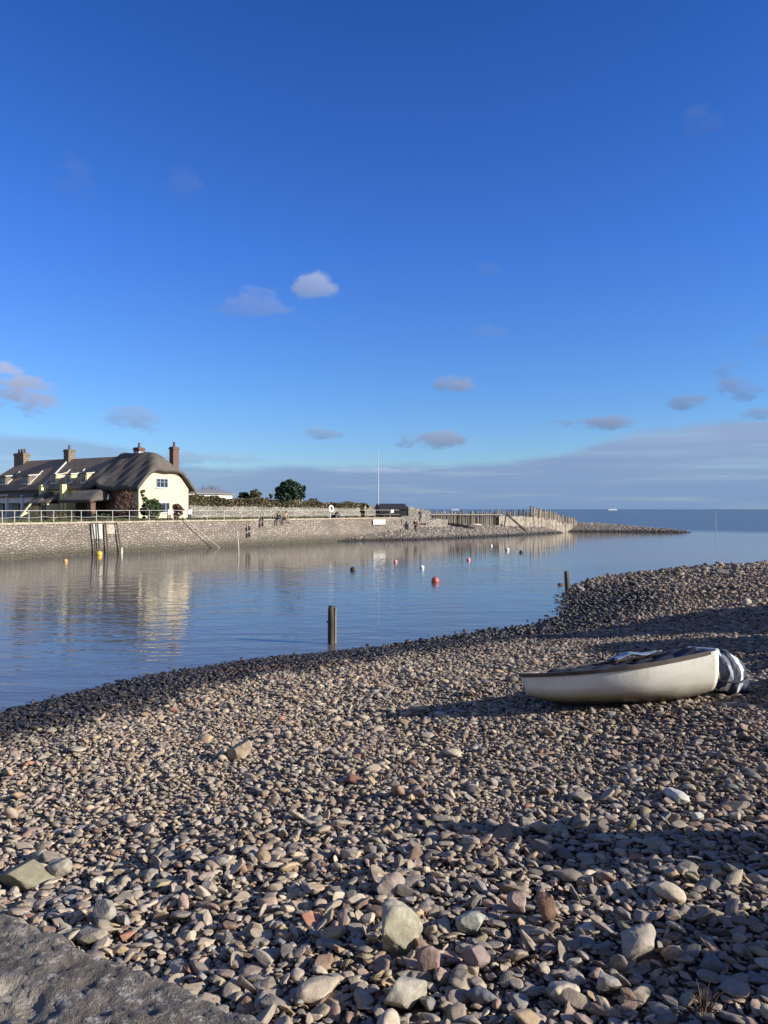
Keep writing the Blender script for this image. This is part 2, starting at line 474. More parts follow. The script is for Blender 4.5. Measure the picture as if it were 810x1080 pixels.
def stone_shape(sub, seed, planes=7, angular=.5):
    V, Fc = ICO[sub]; r = np.random.default_rng(seed); p = V.copy()
    for k in range(5):
        a = r.normal(size=3); a *= r.uniform(.9, 2.2) / np.linalg.norm(a)
        p *= (1 + .09 * np.sin(p @ a * 1.7 + r.uniform(0, 6.3)))[:, None]
    for k in range(planes):
        n = r.normal(size=3); n /= np.linalg.norm(n); off = r.uniform(.42, .82) if r.random() < angular else r.uniform(.72, 1.0)
        s = p @ n; ex = np.maximum(s - off, 0); p = p - (ex * .94)[:, None] * n
    if sub >= 3:
        for k in range(10):
            a = r.normal(size=3); a *= r.uniform(4, 11) / np.linalg.norm(a)
            p *= (1 + .010 * np.sin(p @ a + r.uniform(0, 6.3)))[:, None]
        for k in range(12):
            a = r.normal(size=3); a *= r.uniform(12, 30) / np.linalg.norm(a)
            p *= (1 + .0035 * np.sin(p @ a + 1.5 * np.sin(p[:, 0] * 4 + k) + r.uniform(0, 6.3)))[:, None]
    p /= np.abs(p).max(0)
    return p, Fc

PAL = np.array([(.30, .265, .215), (.25, .232, .205), (.285, .215, .185), (.20, .13, .095), (.40, .365, .30), (.115, .112, .115), (.185, .20, .215), (.25, .235, .15),
                (.34, .26, .165), (.21, .185, .17), (.30, .125, .075)])
PALN = ['beige', 'grey', 'pinkish', 'brown', 'pale', 'charcoal', 'blue-grey', 'olive', 'tan', 'dull grey-brown', 'rust-red']
PAL = (.76 * PAL + .24 * np.array([.262, .228, .196])) * np.array([1.05, 1.0, .90])
W_LEFT = np.array([24, 18, 9, 4, 12, 3, 4, 3, 8, 13, .7]); W_RIGHT = np.array([12, 19, 12, 7, 6, 11, 8, 2, 4, 18, .9])
NVAR = 26
SHAPES = {s: [stone_shape(s, 100 * s + k, 6 + k % 5, .5 + .45 * (k % 4) / 3) for k in range(NVAR)] for s in (1, 2, 3)}

st = {k: [] for k in ('pos', 'scl', 'yaw', 'tilt', 'tdir', 'col', 'lod', 'ci')}
def scatter(y0, y1, step, lmin, lmax, lod, zoff, rng, marg=1.6, xr=None, frac=1.0):
    ys = np.arange(y0, y1, step)
    pts = []
    for y in ys:
        lo, hi = (-(.52 * y + marg), .52 * y + marg) if xr is None else xr
        x = np.arange(lo, hi, step); pts.append(np.stack([x, np.full(len(x), y)], 1))
    P = np.concatenate(pts); P = P + rng.uniform(-.5, .5, P.shape) * step
    if frac < 1: P = P[rng.random(len(P)) < frac]
    d = shore_dist(P); ok = (d > -.7); P, d = P[ok], d[ok]
    n = len(P); u = rng.random(n)
    L = lmin * (lmax / lmin) ** (u ** 1.7)
    a = .5 * L; b = a * rng.uniform(.48, .88, n); c = a * rng.uniform(.17, .47, n)
    h = beach_h(P, d)
    wl = sm(-2, 3.5, P[:, 0] - .05 * P[:, 1])
    Wt = (1 - wl)[:, None] * W_LEFT / W_LEFT.sum() + wl[:, None] * W_RIGHT / W_RIGHT.sum()
    ci = (np.cumsum(Wt, 1) < rng.random(n)[:, None]).sum(1).clip(0, len(PAL) - 1)
    col = PAL[ci] * rng.uniform(.74, 1.26, n)[:, None]
    col *= (1.12 - .20 * wl)[:, None] * np.array([1.03, 1.0, .985])
    wz = h + .10 * lump(P, 1.3, 9) + rng.normal(0, .05, n)
    wet = 1 - sm(.30, .52, wz)
    wet *= (1 - .6 * sm(30, 42, P[:, 1]))
    weed = np.exp(-(((P[:, 0] + 2.6) / 1.6) ** 2 + ((P[:, 1] - 17.6) / .45) ** 2)) * (rng.random(n) < .7)
    wc = np.array([.030, .025, .021]) * rng.uniform(.5, 1.8, n)[:, None]
    col = col * (1 - wet)[:, None] + wc * wet[:, None]
    col = col * (1 - .8 * weed)[:, None] + np.array([.15, .085, .045]) * (.8 * weed)[:, None]
    st['pos'].append(np.column_stack([P, h + zoff + c * rng.uniform(.05, .55, n)])); st['scl'].append(np.column_stack([a, b, c]))
    st['yaw'].append(rng.uniform(0, 2 * PI, n)); st['tilt'].append(np.abs(rng.normal(.16, .46, n)).clip(0, 1.3)); st['tdir'].append(rng.normal(2.6, 1.3, n))
    st['col'].append(np.column_stack([col, 1 - wet])); st['lod'].append(np.full(n, lod)); st['ci'].append(ci)

r_ = np.random.default_rng(5)
scatter(2.3, 5.2, .038, .028, .080, 3, .0, r_, marg=1.9)
scatter(2.3, 6.0, .082, .075, .175, 3, .012, r_, marg=1.9)
scatter(2.3, 7.0, .22, .13, .25, 3, .02, r_, marg=1.9, frac=.34)
scatter(5.2, 9, .040, .028, .078, 2, .0, r_, marg=2)
scatter(6.0, 12, .090, .06, .15, 2, .012, r_, marg=2)
scatter(7, 15, .36, .14, .25, 2, .02, r_, marg=2, frac=.36)
scatter(9, 16, .054, .038, .095, 1, .0, r_, marg=2)
scatter(12, 22, .14, .085, .20, 2, .012, r_, marg=2)
scatter(16, 30, .115, .08, .17, 1, .0, r_, marg=2)
scatter(22, 36, .27, .17, .33, 1, .02, r_, marg=2, frac=.85)
scatter(30, 58, .23, .17, .36, 1, .0, r_, marg=2.5)
scatter(34, 58, .8, .42, .70, 1, .03, r_, marg=2.5, frac=.35)
for k in st: st[k] = np.concatenate(st[k])

def rotmats(yaw, tilt, tdir):
    c, s = np.cos(yaw), np.sin(yaw); o = np.zeros_like(c); i = o + 1
    Rz = np.array([[c, -s, o], [s, c, o], [o, o, i]]).transpose(2, 0, 1)
    ax, ay = np.cos(tdir), np.sin(tdir); ct, sn = np.cos(tilt), np.sin(tilt); v = 1 - ct
    Rt = np.array([[ct + ax * ax * v, ax * ay * v, ay * sn], [ax * ay * v, ct + ay * ay * v, -ax * sn], [-ay * sn, ax * sn, ct]]).transpose(2, 0, 1)
    return Rt @ Rz

# hand-placed stones: pixel centre, width and height in px, colour, thickness ratio, angularity, name, label
BOULD = [
 (418, 980, 56, 58, (.36, .34, .25), .95, .8, 5, 'boulder', 'large pale greenish boulder, the biggest stone in the centre foreground'),
 (428, 1052, 54, 36, (.38, .35, .28), .62, .95, 12, 'boulder', 'pale wedge-shaped boulder at the bottom centre edge of the shingle'),
 (675, 1000, 52, 36, (.33, .29, .24), .6, .5, 23, 'boulder', 'long smooth grey-tan boulder half in shade at lower right'),
 (20, 924, 68, 30, (.235, .215, .145), .5, .7, 34, 'boulder', 'flat-sided mossy olive boulder at the left edge above the stone parapet'),
 (60, 918, 32, 24, (.34, .31, .25), .6, .6, 42, 'stone', 'pale beige stone leaning against the mossy olive boulder'),
 (250, 792, 30, 22, (.33, .26, .175), .7, .5, 53, 'boulder', 'tan rounded boulder alone among small pebbles mid beach on the left'),
 (412, 934, 36, 26, (.31, .25, .22), .6, .9, 64, 'stone', 'pinkish flat-topped angular stone beyond the large pale boulder'),
 (500, 977, 38, 22, (.34, .34, .28), .55, .2, 75, 'stone', 'smooth pale grey-green oblong stone right of the large pale boulder'),
 (503, 1012, 30, 28, (.29, .22, .20), .7, .3, 86, 'stone', 'round pinkish ringed stone in front of the oblong grey-green stone'),
 (718, 842, 32, 14, (.52, .50, .45), .45, .35, 99, 'stone', 'bright white stone lying on the shingle in front of the boat stern'),
 (578, 960, 24, 40, (.22, .125, .085), .5, 1.0, 108, 'stone', 'upright red-brown triangular stone right of the centre foreground'),
 (548, 954, 26, 30, (.33, .25, .215), .6, .5, 119, 'stone', 'pinkish buff stone standing next to the red-brown triangular stone'),
 (752, 1016, 30, 26, (.14, .16, .17), .7, .5, 130, 'stone', 'dark blue-grey blunt stone in shade at the lower right corner'),
 (571, 876, 22, 15, (.36, .28, .20), .7, .7, 141, 'stone', 'tan blocky stone at the tip of the dark shadow mid right'),
 (106, 966, 28, 28, (.30, .28, .235), .5, .4, 152, 'stone', 'upright grey oval stone beside the stone parapet'),
 (738, 862, 14, 12, (.50, .49, .43), .8, .3, 163, 'stone', 'small round white stone in front of the bright white stone'),
 (452, 1016, 26, 34, (.25, .175, .15), .5, .7, 174, 'stone', 'brown-pink slab tilted up between the large pale boulder and the ringed stone'),
 (95, 990, 36, 16, (.30, .265, .19), .4, .6, 185, 'stone', 'long flat ochre stone lying along the top of the stone parapet edge'),
 (508, 1052, 34, 20, (.16, .17, .18), .5, .4, 196, 'stone', 'flat blue-grey stone right of the pale wedge boulder'),
 (640, 1040, 34, 22, (.30, .27, .24), .6, .5, 207, 'stone', 'light grey rounded stone below the long grey-tan boulder'),
 (612, 621, 10, 8, (.22, .20, .18), .8, .6, 218, 'stone', 'dark stone beside the short leaning post on the far shingle point'),
 (776, 598, 9, 9, (.20, .185, .165), .9, .7, 229, 'boulder', 'upright dark boulder on the skyline of the far shingle crest'),
 (763, 602, 16, 9, (.22, .20, .18), .7, .6, 240, 'boulder', 'broad grey boulder left of the upright one on the far shingle crest'),
 (744, 600, 9, 7, (.30, .27, .24), .8, .6, 251, 'boulder', 'small pale boulder left of the broad one on the far shingle crest'),
 (788, 635, 11, 9, (.45, .41, .34), .8, .5, 262, 'stone', 'pale stone at the edge of the dark shade at far right'),
]
LM = []; stone_group = 'larger stones on the shingle beach'
for (px, py, w, h, c, tr, ang, seed, name, label) in BOULD:
    gxp = ground_hit(px, py + h * .42); d = gxp[1]
    a = .5 * w / F * d; cz = max(.5 * h / F * d / .95, a * .3)
    sub = 5 if w > 20 else 4
    p, Fc = stone_shape(sub, seed, 9, ang)
    up = h > w * 1.1
    V = p * np.array([a, a * (.55 if up else .75), cz])
    Rm = np.array(Euler((RNG.uniform(-.1, .1), RNG.uniform(-.12, .12), RNG.uniform(-.35, .35))).to_matrix())
    V = V @ Rm.T
    cc = np.tile(np.array([*c, 1.0]), (len(V), 1))
    o = np_obj(name, V, Fc, M['stone'], cc)
    o.location = (gxp[0], gxp[1] + a * .3, gxp[2] + cz * .62)
    tag(o, label, 'stone', stone_group)
    LM.append((gxp[0], gxp[1], a, px, py))
    dist = np.hypot(st['pos'][:, 0] - gxp[0], st['pos'][:, 1] - gxp[1] - a * .3)
    kp = dist > a * .8
    for k in st: st[k] = st[k][kp]

# the ~290 loose stones that show largest become things of their own; the rest are one mass
X, Y, Z = st['pos'].T
px_ = CX + F * X / Y; py_ = HY - F * (Z - CAMZ) / Y
par_y = 968 + (px_) * (112 / 245.0)          # edge of the foreground parapet in the picture
vis = (px_ > 4) & (px_ < 806) & (py_ < 1074) & ((px_ > 245) | (py_ < par_y - 4))
size = np.where(vis, F * st['scl'][:, 0] * 2 / Y, 0)
order = np.argsort(-size)[:275]
sel = np.zeros(len(X), bool); sel[order] = True
R = rotmats(st['yaw'], st['tilt'], st['tdir'])

NICK = ['the large pale boulder', 'the wedge-shaped boulder', 'the long grey-tan boulder', 'the mossy olive boulder', 'the leaning beige stone', 'the lone tan boulder',
        'the pinkish flat-topped stone', 'the oblong grey-green stone', 'the ringed pink stone', 'the bright white stone', 'the red-brown triangular stone',
        'the buff upright stone', 'the dark blue-grey blunt stone', 'the tan blocky stone', 'the upright grey oval stone', 'the small round white stone',
        'the tilted brown-pink slab', 'the long ochre stone', 'the flat blue-grey stone', 'the light grey rounded stone']
lab = {}
ORD = ['nearest', 'second', 'third', 'fourth', 'fifth', 'sixth', 'seventh', 'eighth', 'ninth', 'tenth', 'eleventh', 'twelfth']
for i in order:
    dd = [(px_[i] - LM[j][3]) ** 2 + (py_[i] - LM[j][4]) ** 2 for j in range(20)]
    j = int(np.argmin(dd)); ddx, ddy = px_[i] - LM[j][3], py_[i] - LM[j][4]
    rel = ('right of' if ddx > 0 else 'left of') if abs(ddx) > abs(ddy) * 1.2 else ('in front of' if ddy > 0 else 'beyond')
    sc = st['scl'][i]
    shp = 'flat' if sc[2] / sc[0] < .36 else ('long' if sc[1] / sc[0] < .64 else ('chunky' if sc[2] / sc[0] > .5 else 'rounded'))
    lab.setdefault((PALN[int(st['ci'][i])], shp, rel, NICK[j]), []).append((dd[j], i))
LABEL = {}
for (cn, shp, rel, nick), lst in lab.items():
    lst.sort()
    for k, (_, i) in enumerate(lst):
        pre = '' if len(lst) == 1 else ORD[min(k, 11)] + ' '
        LABEL[i] = (pre + f'{shp} {cn} stone {rel} {nick}').strip()
for i in order:
    p, Fc = stone_shape(4, 5000 + int(i) % 997, 7 + int(i) % 4, .3 + .5 * ((i % 5) / 4))
    V = (p * st['scl'][i]) @ R[i].T
    o = np_obj('stone', V, Fc, M['stone'], np.tile(st['col'][i], (len(V), 1)))
    o.location = st['pos'][i]
    tag(o, LABEL[i], 'stone', stone_group)

AV, AF, AC = [], [], []; base = 0
rest = np.where(~sel)[0]
var = (np.arange(len(X)) * 7919) % NVAR
for s in (1, 2, 3):
    for k in range(NVAR):
        idx = rest[(st['lod'][rest] == s) & (var[rest] == k)]
        if not len(idx): continue
        p, Fc = SHAPES[s][k]
        nv = len(p)
        V = np.einsum('nij,nvj->nvi', R[idx], p[None] * st['scl'][idx][:, None, :]) + st['pos'][idx][:, None, :]
        AV.append(V.reshape(-1, 3)); AC.append(np.repeat(st['col'][idx], nv, 0))
        AF.append((Fc[None] + (np.arange(len(idx)) * nv)[:, None, None] + base).reshape(-1, 3)); base += nv * len(idx)
o = np_obj('shingle', np.concatenate(AV), np.concatenate(AF), M['stone'], np.concatenate(AC))
tag(o, 'loose grey and beige pebbles covering the near beach', 'pebbles', None, 'stuff')
print('stones', len(rest), 'faces', sum(len(a) for a in AF))


# ------------------------------------------------------------------ sea
wv = [(-40000, -200, 0), (40000, -200, 0), (40000, 60000, 0), (-40000, 60000, 0)]
tag(mesh_obj('sea', wv, [(0, 1, 2, 3)], M['water']), kind='structure')
tag(mesh_obj('sea_bed', [(x, y, -3) for x, y, _ in wv], [(0, 1, 2, 3)], M['beach']), kind='structure')


# ------------------------------------------------------------------ quay: base line measured along the water's edge
QZ = 2.9
QB = [(-66, 9.0), (-48, 33.5)] + [at_z(px, py, 0)[:2] for px, py in ((0, 591), (65, 586.5), (130, 583), (220, 578), (300, 574), (380, 570), (432, 568))]
QB = np.array(QB)
seg = np.hypot(*np.diff(QB, axis=0).T); CUM = np.concatenate([[0], np.cumsum(seg)])
def quay_pt(s, back=0.0, z=QZ):
    i = int(np.clip(np.searchsorted(CUM, s) - 1, 0, len(seg) - 1)); t = (s - CUM[i]) / seg[i]
    p = QB[i] + (QB[i + 1] - QB[i]) * t; d = (QB[i + 1] - QB[i]) / seg[i]; nrm = np.array([-d[1], d[0]])
    return (p[0] + nrm[0] * back, p[1] + nrm[1] * back, z)
def quay_s(px):
    """distance along the quay seen at a picture column"""
    ss = np.linspace(CUM[1], CUM[-1], 3000); pp = np.array([quay_pt(s)[:2] for s in ss])
    return float(ss[np.argmin(np.abs(CX + F * pp[:, 0] / pp[:, 1] - px))])
def quay_frame(px, back=0.0, z=QZ):
    s = quay_s(px); a = quay_pt(s - .2); b = quay_pt(s + .2)
    return Vector(quay_pt(s, back, z)), math.atan2(b[1] - a[1], b[0] - a[0])

def strip_wall(name, pts_fn, s0, s1, step, z0, z1fn, m, parent=None, thick=.6, batter=.0, jit=.02):
    """upright masonry along a line with a front face, a top and a back; UVs in metres"""
    ss = np.arange(s0, s1 + 1e-6, step); V = []; UV = []; Fc = []
    nz_ = 6
    for s in ss:
        zt = z1fn(s)
        for k in range(nz_ + 1):
            z = z0 + (zt - z0) * k / nz_
            p = pts_fn(s, batter * k / nz_ + random.uniform(-jit, jit), z); V.append(p); UV.append((s, z))
        p = pts_fn(s, thick + batter, zt + random.uniform(-.02, .02)); V.append(p); UV.append((s, zt + thick))
        p = pts_fn(s, thick + batter, z0); V.append(p); UV.append((s, zt + thick + zt - z0))
    n = nz_ + 3
    for i in range(len(ss) - 1):
        for k in range(n - 1): Fc.append((i * n + k, (i + 1) * n + k, (i + 1) * n + k + 1, i * n + k + 1))
    for e in (0, len(ss) - 1):
        Fc.append(tuple(e * n + k for k in range(n)))
    o = mesh_obj(name, V, Fc, m, parent)
    uv = o.data.uv_layers.new(name='UVMap')
    for l in o.data.loops: uv.data[l.index].uv = UV[l.vertex_index]
    bm = bmesh.new(); bm.from_mesh(o.data); bmesh.ops.recalc_face_normals(bm, faces=bm.faces); bm.to_mesh(o.data); bm.free()
    return o

quay = empty('quay_wall', (0, 0, 0), 0, 'long tan rubble-stone harbour quay wall rising from the water below the cottages', 'quay wall')
strip_wall('wall', quay_pt, 0, CUM[-1], .5, -1.5, lambda s: QZ - .12 + .03 * math.sin(s * 1.7), M['quay'], quay, 1.0, .25)
cp = MB(); s = 0.0
while s < CUM[-1] - .3:
    L = random.uniform(.7, 1.3); e = min(s + L - .02, CUM[-1]); zt = QZ + random.uniform(-.015, .035)
    a, b, c, d = quay_pt(s, .16, 0), quay_pt(e, .16, 0), quay_pt(e, .85, 0), quay_pt(s, .85, 0)
    vs = [(p[0], p[1], QZ - .16) for p in (a, b, c, d)] + [(p[0], p[1], zt) for p in (a, b, c, d)]
    cp.add(vs, [(0, 3, 2, 1), (4, 5, 6, 7), (0, 1, 5, 4), (1, 2, 6, 5), (2, 3, 7, 6), (3, 0, 4, 7)]); s += L
cp.build('coping', plain('coping_stone', (.36, .31, .24), .9, .3, 3, .02), quay)
for px0, px1, z0, z1 in ((97, 109, 1.35, 2.66), (111.5, 122, 1.75, 2.62)):
    s0, s1 = quay_s(px0), quay_s(px1); pa = MB()
    zz = lambda z: .25 * (z + 1.5) / (QZ - .12 + 1.5)
    for sa, sb in ((s0, s1),):
        A, B = quay_pt(sa, zz(z0) - .05, z0), quay_pt(sb, zz(z0) - .05, z0); C_, D_ = quay_pt(sb, zz(z1) - .05, z1), quay_pt(sa, zz(z1) - .05, z1)
        E_, F_, G_, H_ = quay_pt(sa, .3, z0), quay_pt(sb, .3, z0), quay_pt(sb, .35, z1), quay_pt(sa, .35, z1)
        pa.add([A, B, C_, D_, E_, F_, G_, H_], [(0, 1, 2, 3), (0, 4, 5, 1), (1, 5, 6, 2), (2, 6, 7, 3), (3, 7, 4, 0), (4, 7, 6, 5)])
    pa.build('painted_patch', M['pale_patch'] if px0 < 100 else M['patch'], quay)

# land behind the quay
land = [quay_pt(s, .84, QZ - .03) for s in np.linspace(0, CUM[-1], 24)] + [(4, 112, QZ - .03), (-14, 170, QZ - .03), (-200, 500, QZ - .03), (-900, 700, QZ - .03), (-900, -60, QZ - .03), (-90, -60, QZ - .03)]
tag(mesh_obj('quay_ground', land, [tuple(range(len(land)))], plain('quay_turf', (.15, .135, .085), .95, .35, 1.6, .03)), kind='structure')

# grass along the quay edge (uncountable)
def blades(name, pts, hmin, hmax, m, w=.02):
    n = len(pts); r = np.random.default_rng(3); a = r.uniform(0, 2 * PI, n); h = r.uniform(hmin, hmax, n); lx = r.normal(0, .3, n) * h; ly = r.normal(0, .3, n) * h
    P_ = np.asarray(pts); dx, dy = np.cos(a) * w, np.sin(a) * w
    V = np.stack([np.stack([P_[:, 0] - dx, P_[:, 1] - dy, P_[:, 2]], 1), np.stack([P_[:, 0] + dx, P_[:, 1] + dy, P_[:, 2]], 1), np.stack([P_[:, 0] + lx, P_[:, 1] + ly, P_[:, 2] + h], 1)], 1).reshape(-1, 3)
    col = np.repeat(np.repeat(r.random(n), 3)[:, None], 4, 1)
    return np_obj(name, V, np.arange(3 * n).reshape(-1, 3), m, col, smooth=False)
gp = []
for k in range(16000):
    s = random.uniform(CUM[2] - 8, CUM[-1]); gp.append(quay_pt(s, random.uniform(1.2, 6) ** 1.0, QZ - .04))
tag(blades('verge_grass', gp, .08, .30, M['grass'], .05), 'rough grass growing behind the quay edge', 'grass', None, 'stuff')

# railing
rail = empty('quay_railing', (0, 0, 0), 0, 'pale metal post-and-rail railing running along the top of the quay', 'railing')
posts = [7, 20, 35, 48, 61, 79, 89, 105, 122, 140, 161, 186, 204, 222, 240, 258, 276, 297, 314, 332, 350, 366, 382, 398, 414, 429]
for px in posts:
    p, a = quay_frame(px, .5)
    MB().tube([p - Vector((0, 0, .05)), p + Vector((0, 0, .98))], .034, 6).build('rail_post', M['rail'], rail)
ss = np.arange(quay_s(1) - 8, quay_s(430), 1.0)
MB().tube([quay_pt(s, .5, QZ + .98) for s in ss], .026, 6).build('top_rail', M['rail'], rail)
MB().tube([quay_pt(s, .5, QZ + .48 - .10 * abs(math.sin(s * 1.2))) for s in np.arange(ss[0], ss[-1], .33)], .016, 5).build('chain', M['rail'], rail)

def notice(px, w, h, zc, label, back=.42, post=True):
    p, a = quay_frame(px, back)
    e = empty('notice_board', (p.x, p.y, QZ), a, label, 'sign', 'white notices along the quay railing')
    MB().box(-w / 2, w / 2, -.05, -.01, zc - h / 2, zc + h / 2).build('panel', M['sign_white'], e, bevel=.008)
    if post:
        for sx in (-.3, .3): MB().box(sx * w - .05, sx * w + .05, .0, .1, -.05, zc + h / 2 - .03).build('post', M['dark_timber'], e)
notice(181.5, .42, .46, .82, 'small white square notice left of the pale sloping pole on the quay railing')
notice(203, .46, .46, .82, 'small white square notice right of the pale sloping pole on the quay railing')
notice(416, .48, .42, .82, 'small white square notice on the railing before the black hut', post=False)
p, a = quay_frame(400, .08, 0)
e = empty('wall_sign', (p.x, p.y, 2.0), a, 'wide blank white board fixed high on the quay wall below the flagpole', 'sign')
MB().box(-1.05, 1.1, -.07, 0, 0, .62).build('board', M['sign_white'], e, bevel=.01)
MB().box(-1.1, 1.15, -.05, .1, -.05, .0).build('ledge', M['dark_timber'], e)

# timber fenders, rope pole, floats along the wall
for px, px2, lb in ((97.5, 100, 'leftmost dark timber fender beam, beside the bright white wall patch'), (103, 104, 'dark timber fender beam crossing the bright white wall patch above the yellow buoy'),
                (111, 112.5, 'dark timber fender beam between the two pale wall patches'), (123, 127, 'rightmost dark timber fender beam, leaning beside the duller wall patch')):
    a_ = Vector(quay_pt(quay_s(px), .02, QZ - .1)); b_ = Vector(quay_pt(quay_s(px2), -.28, -.4))
    o = MB().tube([b_, a_], .075, 6).build('timber_fender', M['pile_dark']); tag(o, lb, 'fender', 'timber fenders on the quay wall')
a_ = Vector(quay_pt(quay_s(187), -.05, QZ + .75)); b_ = Vector(quay_pt(quay_s(228), -.55, .02))
tag(MB().tube([b_, a_], [.038, .038], 8).build('sloping_pole', M['pale_wood']), 'long pale pole sloping from the railing down the quay wall to the water', 'pole')

def ball(name, px, py, r, m, label, cat='buoy', ring=True, group='mooring buoys on the harbour'):
    x, y, _ = at_z(px, py, 0); r *= .72
    b = MB().lathe((0, 0, 0), [(r * math.sin(t), r * .35 - r * math.cos(t) * (1.0 if t < PI * .7 else 1.06)) for t in np.linspace(.15, PI - .12, 12)], 18)
    o = b.build('buoy', m, None, True); o.location = (x, y, 0); tag(o, label, cat, group)
    if ring:
        MB().tube([(r * .16 * math.cos(t), 0, r * 1.42 + r * .16 * math.sin(t)) for t in np.linspace(0, 2 * PI, 10)], r * .05, 5).build('mooring_eye', M['black'], o, True)
    return o
ball('b', 459, 614, .29, M['red'], 'bright red round mooring buoy, the largest on the harbour')
ball('b', 445, 599.5, .22, M['white_float'], 'white mooring buoy with a pinkish tint left of and beyond the red buoy')
ball('b', 417, 593, .20, M['pink'], 'small pink mooring buoy farthest left of the pink and white ones')
ball('b', 494, 591, .22, M['pink'], 'pink mooring buoy right of the middle of the harbour')
ball('b', 518, 576, .20, M['white_float'], 'small white mooring buoy farthest out near the shingle bank')
ball('b', 535, 580.5, .27, M['white_float'], 'white mooring buoy between the farthest white one and the dark one at right')
ball('b', 549.5, 583, .22, M['black'], 'small dark mooring buoy at the right end of the row')
ball('b', 372, 602, .24, M['black'], 'small dark mooring buoy alone on the left of the harbour')
ball('b', 104.5, 585.5, .38, M['yellow_float'], 'bright yellow buoy floating at the foot of the quay wall')
ball('b', 69, 592.5, .22, M['orange_float'], 'dull orange buoy floating left of the yellow one by the quay')
for k, (px, z, lb) in enumerate(((262, 1.95, 'upper of two black fenders on a rope against the quay face'), (262, 1.25, 'lower of two black fenders on a rope against the quay face'),
               (276, 2.95, 'upper black fender hanging from the railing beside the seated people'), (276, 2.35, 'lower black fender hanging below the railing beside the seated people'))):
    p, a = quay_frame(px, -.12, z)
    o = MB().lathe((0, 0, 0), [(.04, -.27), (.11, -.2), (.125, 0), (.11, .2), (.04, .27)], 10).build('rubber_fender', M['black'], None, True)
    o.location = p; tag(o, lb, 'fender', 'black rubber fenders on the quay')
    MB().tube([(0, 0, .34), (.02, .05, .75)], .015, 5).build('rope', M['black'], o)

def post(name, px, pyb, pyt, wpx, m, label, z0=0.0, lean=(0, 0), sliver=False, group=None):
    x, y, _ = at_z(px, pyb, z0) if z0 == 0 else (*ground_hit(px, pyb)[:2], 0)
    zb = z0 if z0 == 0 else bh(x, y)
    h = (pyb - pyt) / F * y; r = .5 * wpx / F * y
    pts = []; V = []; n = 18; rings = 16; fs = []
    for i in range(rings + 1):
        t = i / rings; z = -.6 + (h + .6) * t
        for k in range(n):
            a = 2 * PI * k / n
            rr = r * (1.06 - .14 * t) * (1 + .07 * math.sin(3 * a + 1) + .05 * math.sin(7 * a + z * 2) + random.uniform(-.025, .025))
            if i == rings: rr *= .86
            V.append((rr * math.cos(a) + lean[0] * t, rr * math.sin(a) + lean[1] * t, z + (random.uniform(-.02, .02) if i == rings else 0)))
    for i in range(rings):
        for k in range(n): fs.append((i * n + k, i * n + (k + 1) % n, (i + 1) * n + (k + 1) % n, (i + 1) * n + k))
    fs.append(tuple(rings * n + k for k in range(n)))
    o = mesh_obj(name, V, fs, m, None, True, loc=(x, y, zb)); tag(o, label, 'post', group)
    return o, r, h
o, r, h = post('mooring_post', 350, 679, 639.5, 9.2, M['post'], 'thick weathered wooden post standing in the shallow water', lean=(-.0, 0))
MB().box(r * .80, r * 1.0, -r * .75, -r * .25, .02, h * .97).build('lit_edge_strip', M['pale_wood'], o)  # pale strip paints the sunlit right edge of the post
MB().tube([(-r * 1.12, 0, h * .58), (-r * .7, -.02, h * .58)], .03, 8).build('bolt', M['black'], o)
post('mooring_post', 599.5, 623, 602, 5, M['post'], 'short leaning wooden post at the waterside tip of the shingle point', 1.0, lean=(-.10, 0))
post('mooring_post', 128, 584, 577.5, 2.6, M['pale_wood'], 'stubby pale post at the foot of the quay wall right of the yellow buoy')
x, y, _ = at_z(252, 586, 0)
tag(MB().tube([(x - .02, y, -.8), (x - .05, y, .8), (x - .16, y, 2.0)], [.06, .055, .045], 8).build('mooring_pole', M['pale_wood']), 'thin pale pole standing in the water close to the quay wall', 'pole')
x, y, _ = at_z(755, 560.5, 0)
tag(MB().tube([(x, y, -.8), (x, y, 1.5), (x - .1, y, 3.6)], [.055, .05, .035], 8).build('channel_marker', M['pale_wood']), 'slender pale marker pole alone in the sea at right', 'pole')


# ------------------------------------------------------------------ cottages (one local frame: x along the row, -x to the left; y back from the front; z up)
CORNER = at_d(147.5, 548, 78); CORNER = Vector((CORNER[0], CORNER[1], QZ - .03)); HA = math.radians(-30)
def house(name, label): return empty(name, CORNER, HA, label, 'cottage')

def uv_obj(o, fn):
    uv = o.data.uv_layers.new(name='UVMap')
    for l in o.data.loops: uv.data[l.index].uv = fn(o.data.vertices[l.vertex_index].co)
    return o

def thatch_mesh(name, parent, zfn, x0, x1, y0, y1, thick, nx_=40, ny_=34, m=None):
    V = []; fs = []
    for j in range(ny_ + 1):
        for i in range(nx_ + 1):
            x = x0 + (x1 - x0) * i / nx_; y = y0 + (y1 - y0) * j / ny_; V.append((x, y, zfn(x, y)))
    n1 = len(V)
    for j in range(ny_ + 1):
        for i in range(nx_ + 1):
            x, y, z = V[j * (nx_ + 1) + i]; V.append((x, y, z - thick))
    w = nx_ + 1
    for j in range(ny_):
        for i in range(nx_):
            q = (j * w + i, j * w + i + 1, (j + 1) * w + i + 1, (j + 1) * w + i)
            fs.append(q); fs.append(tuple(n1 + k for k in reversed(q)))
    for i in range(nx_):
        fs.append((i, n1 + i, n1 + i + 1, i + 1)); b = ny_ * w; fs.append((b + i, b + i + 1, n1 + b + i + 1, n1 + b + i))
    for j in range(ny_):
        fs.append((j * w, (j + 1) * w, n1 + (j + 1) * w, n1 + j * w)); fs.append((j * w + nx_, n1 + j * w + nx_, n1 + (j + 1) * w + nx_, (j + 1) * w + nx_))
    return mesh_obj(name, V, fs, m or M['thatch'], parent, True)

def smin(a, b, k=.5):
    h = max(k - abs(a - b), 0) / k; return min(a, b) - h * h * k * .25

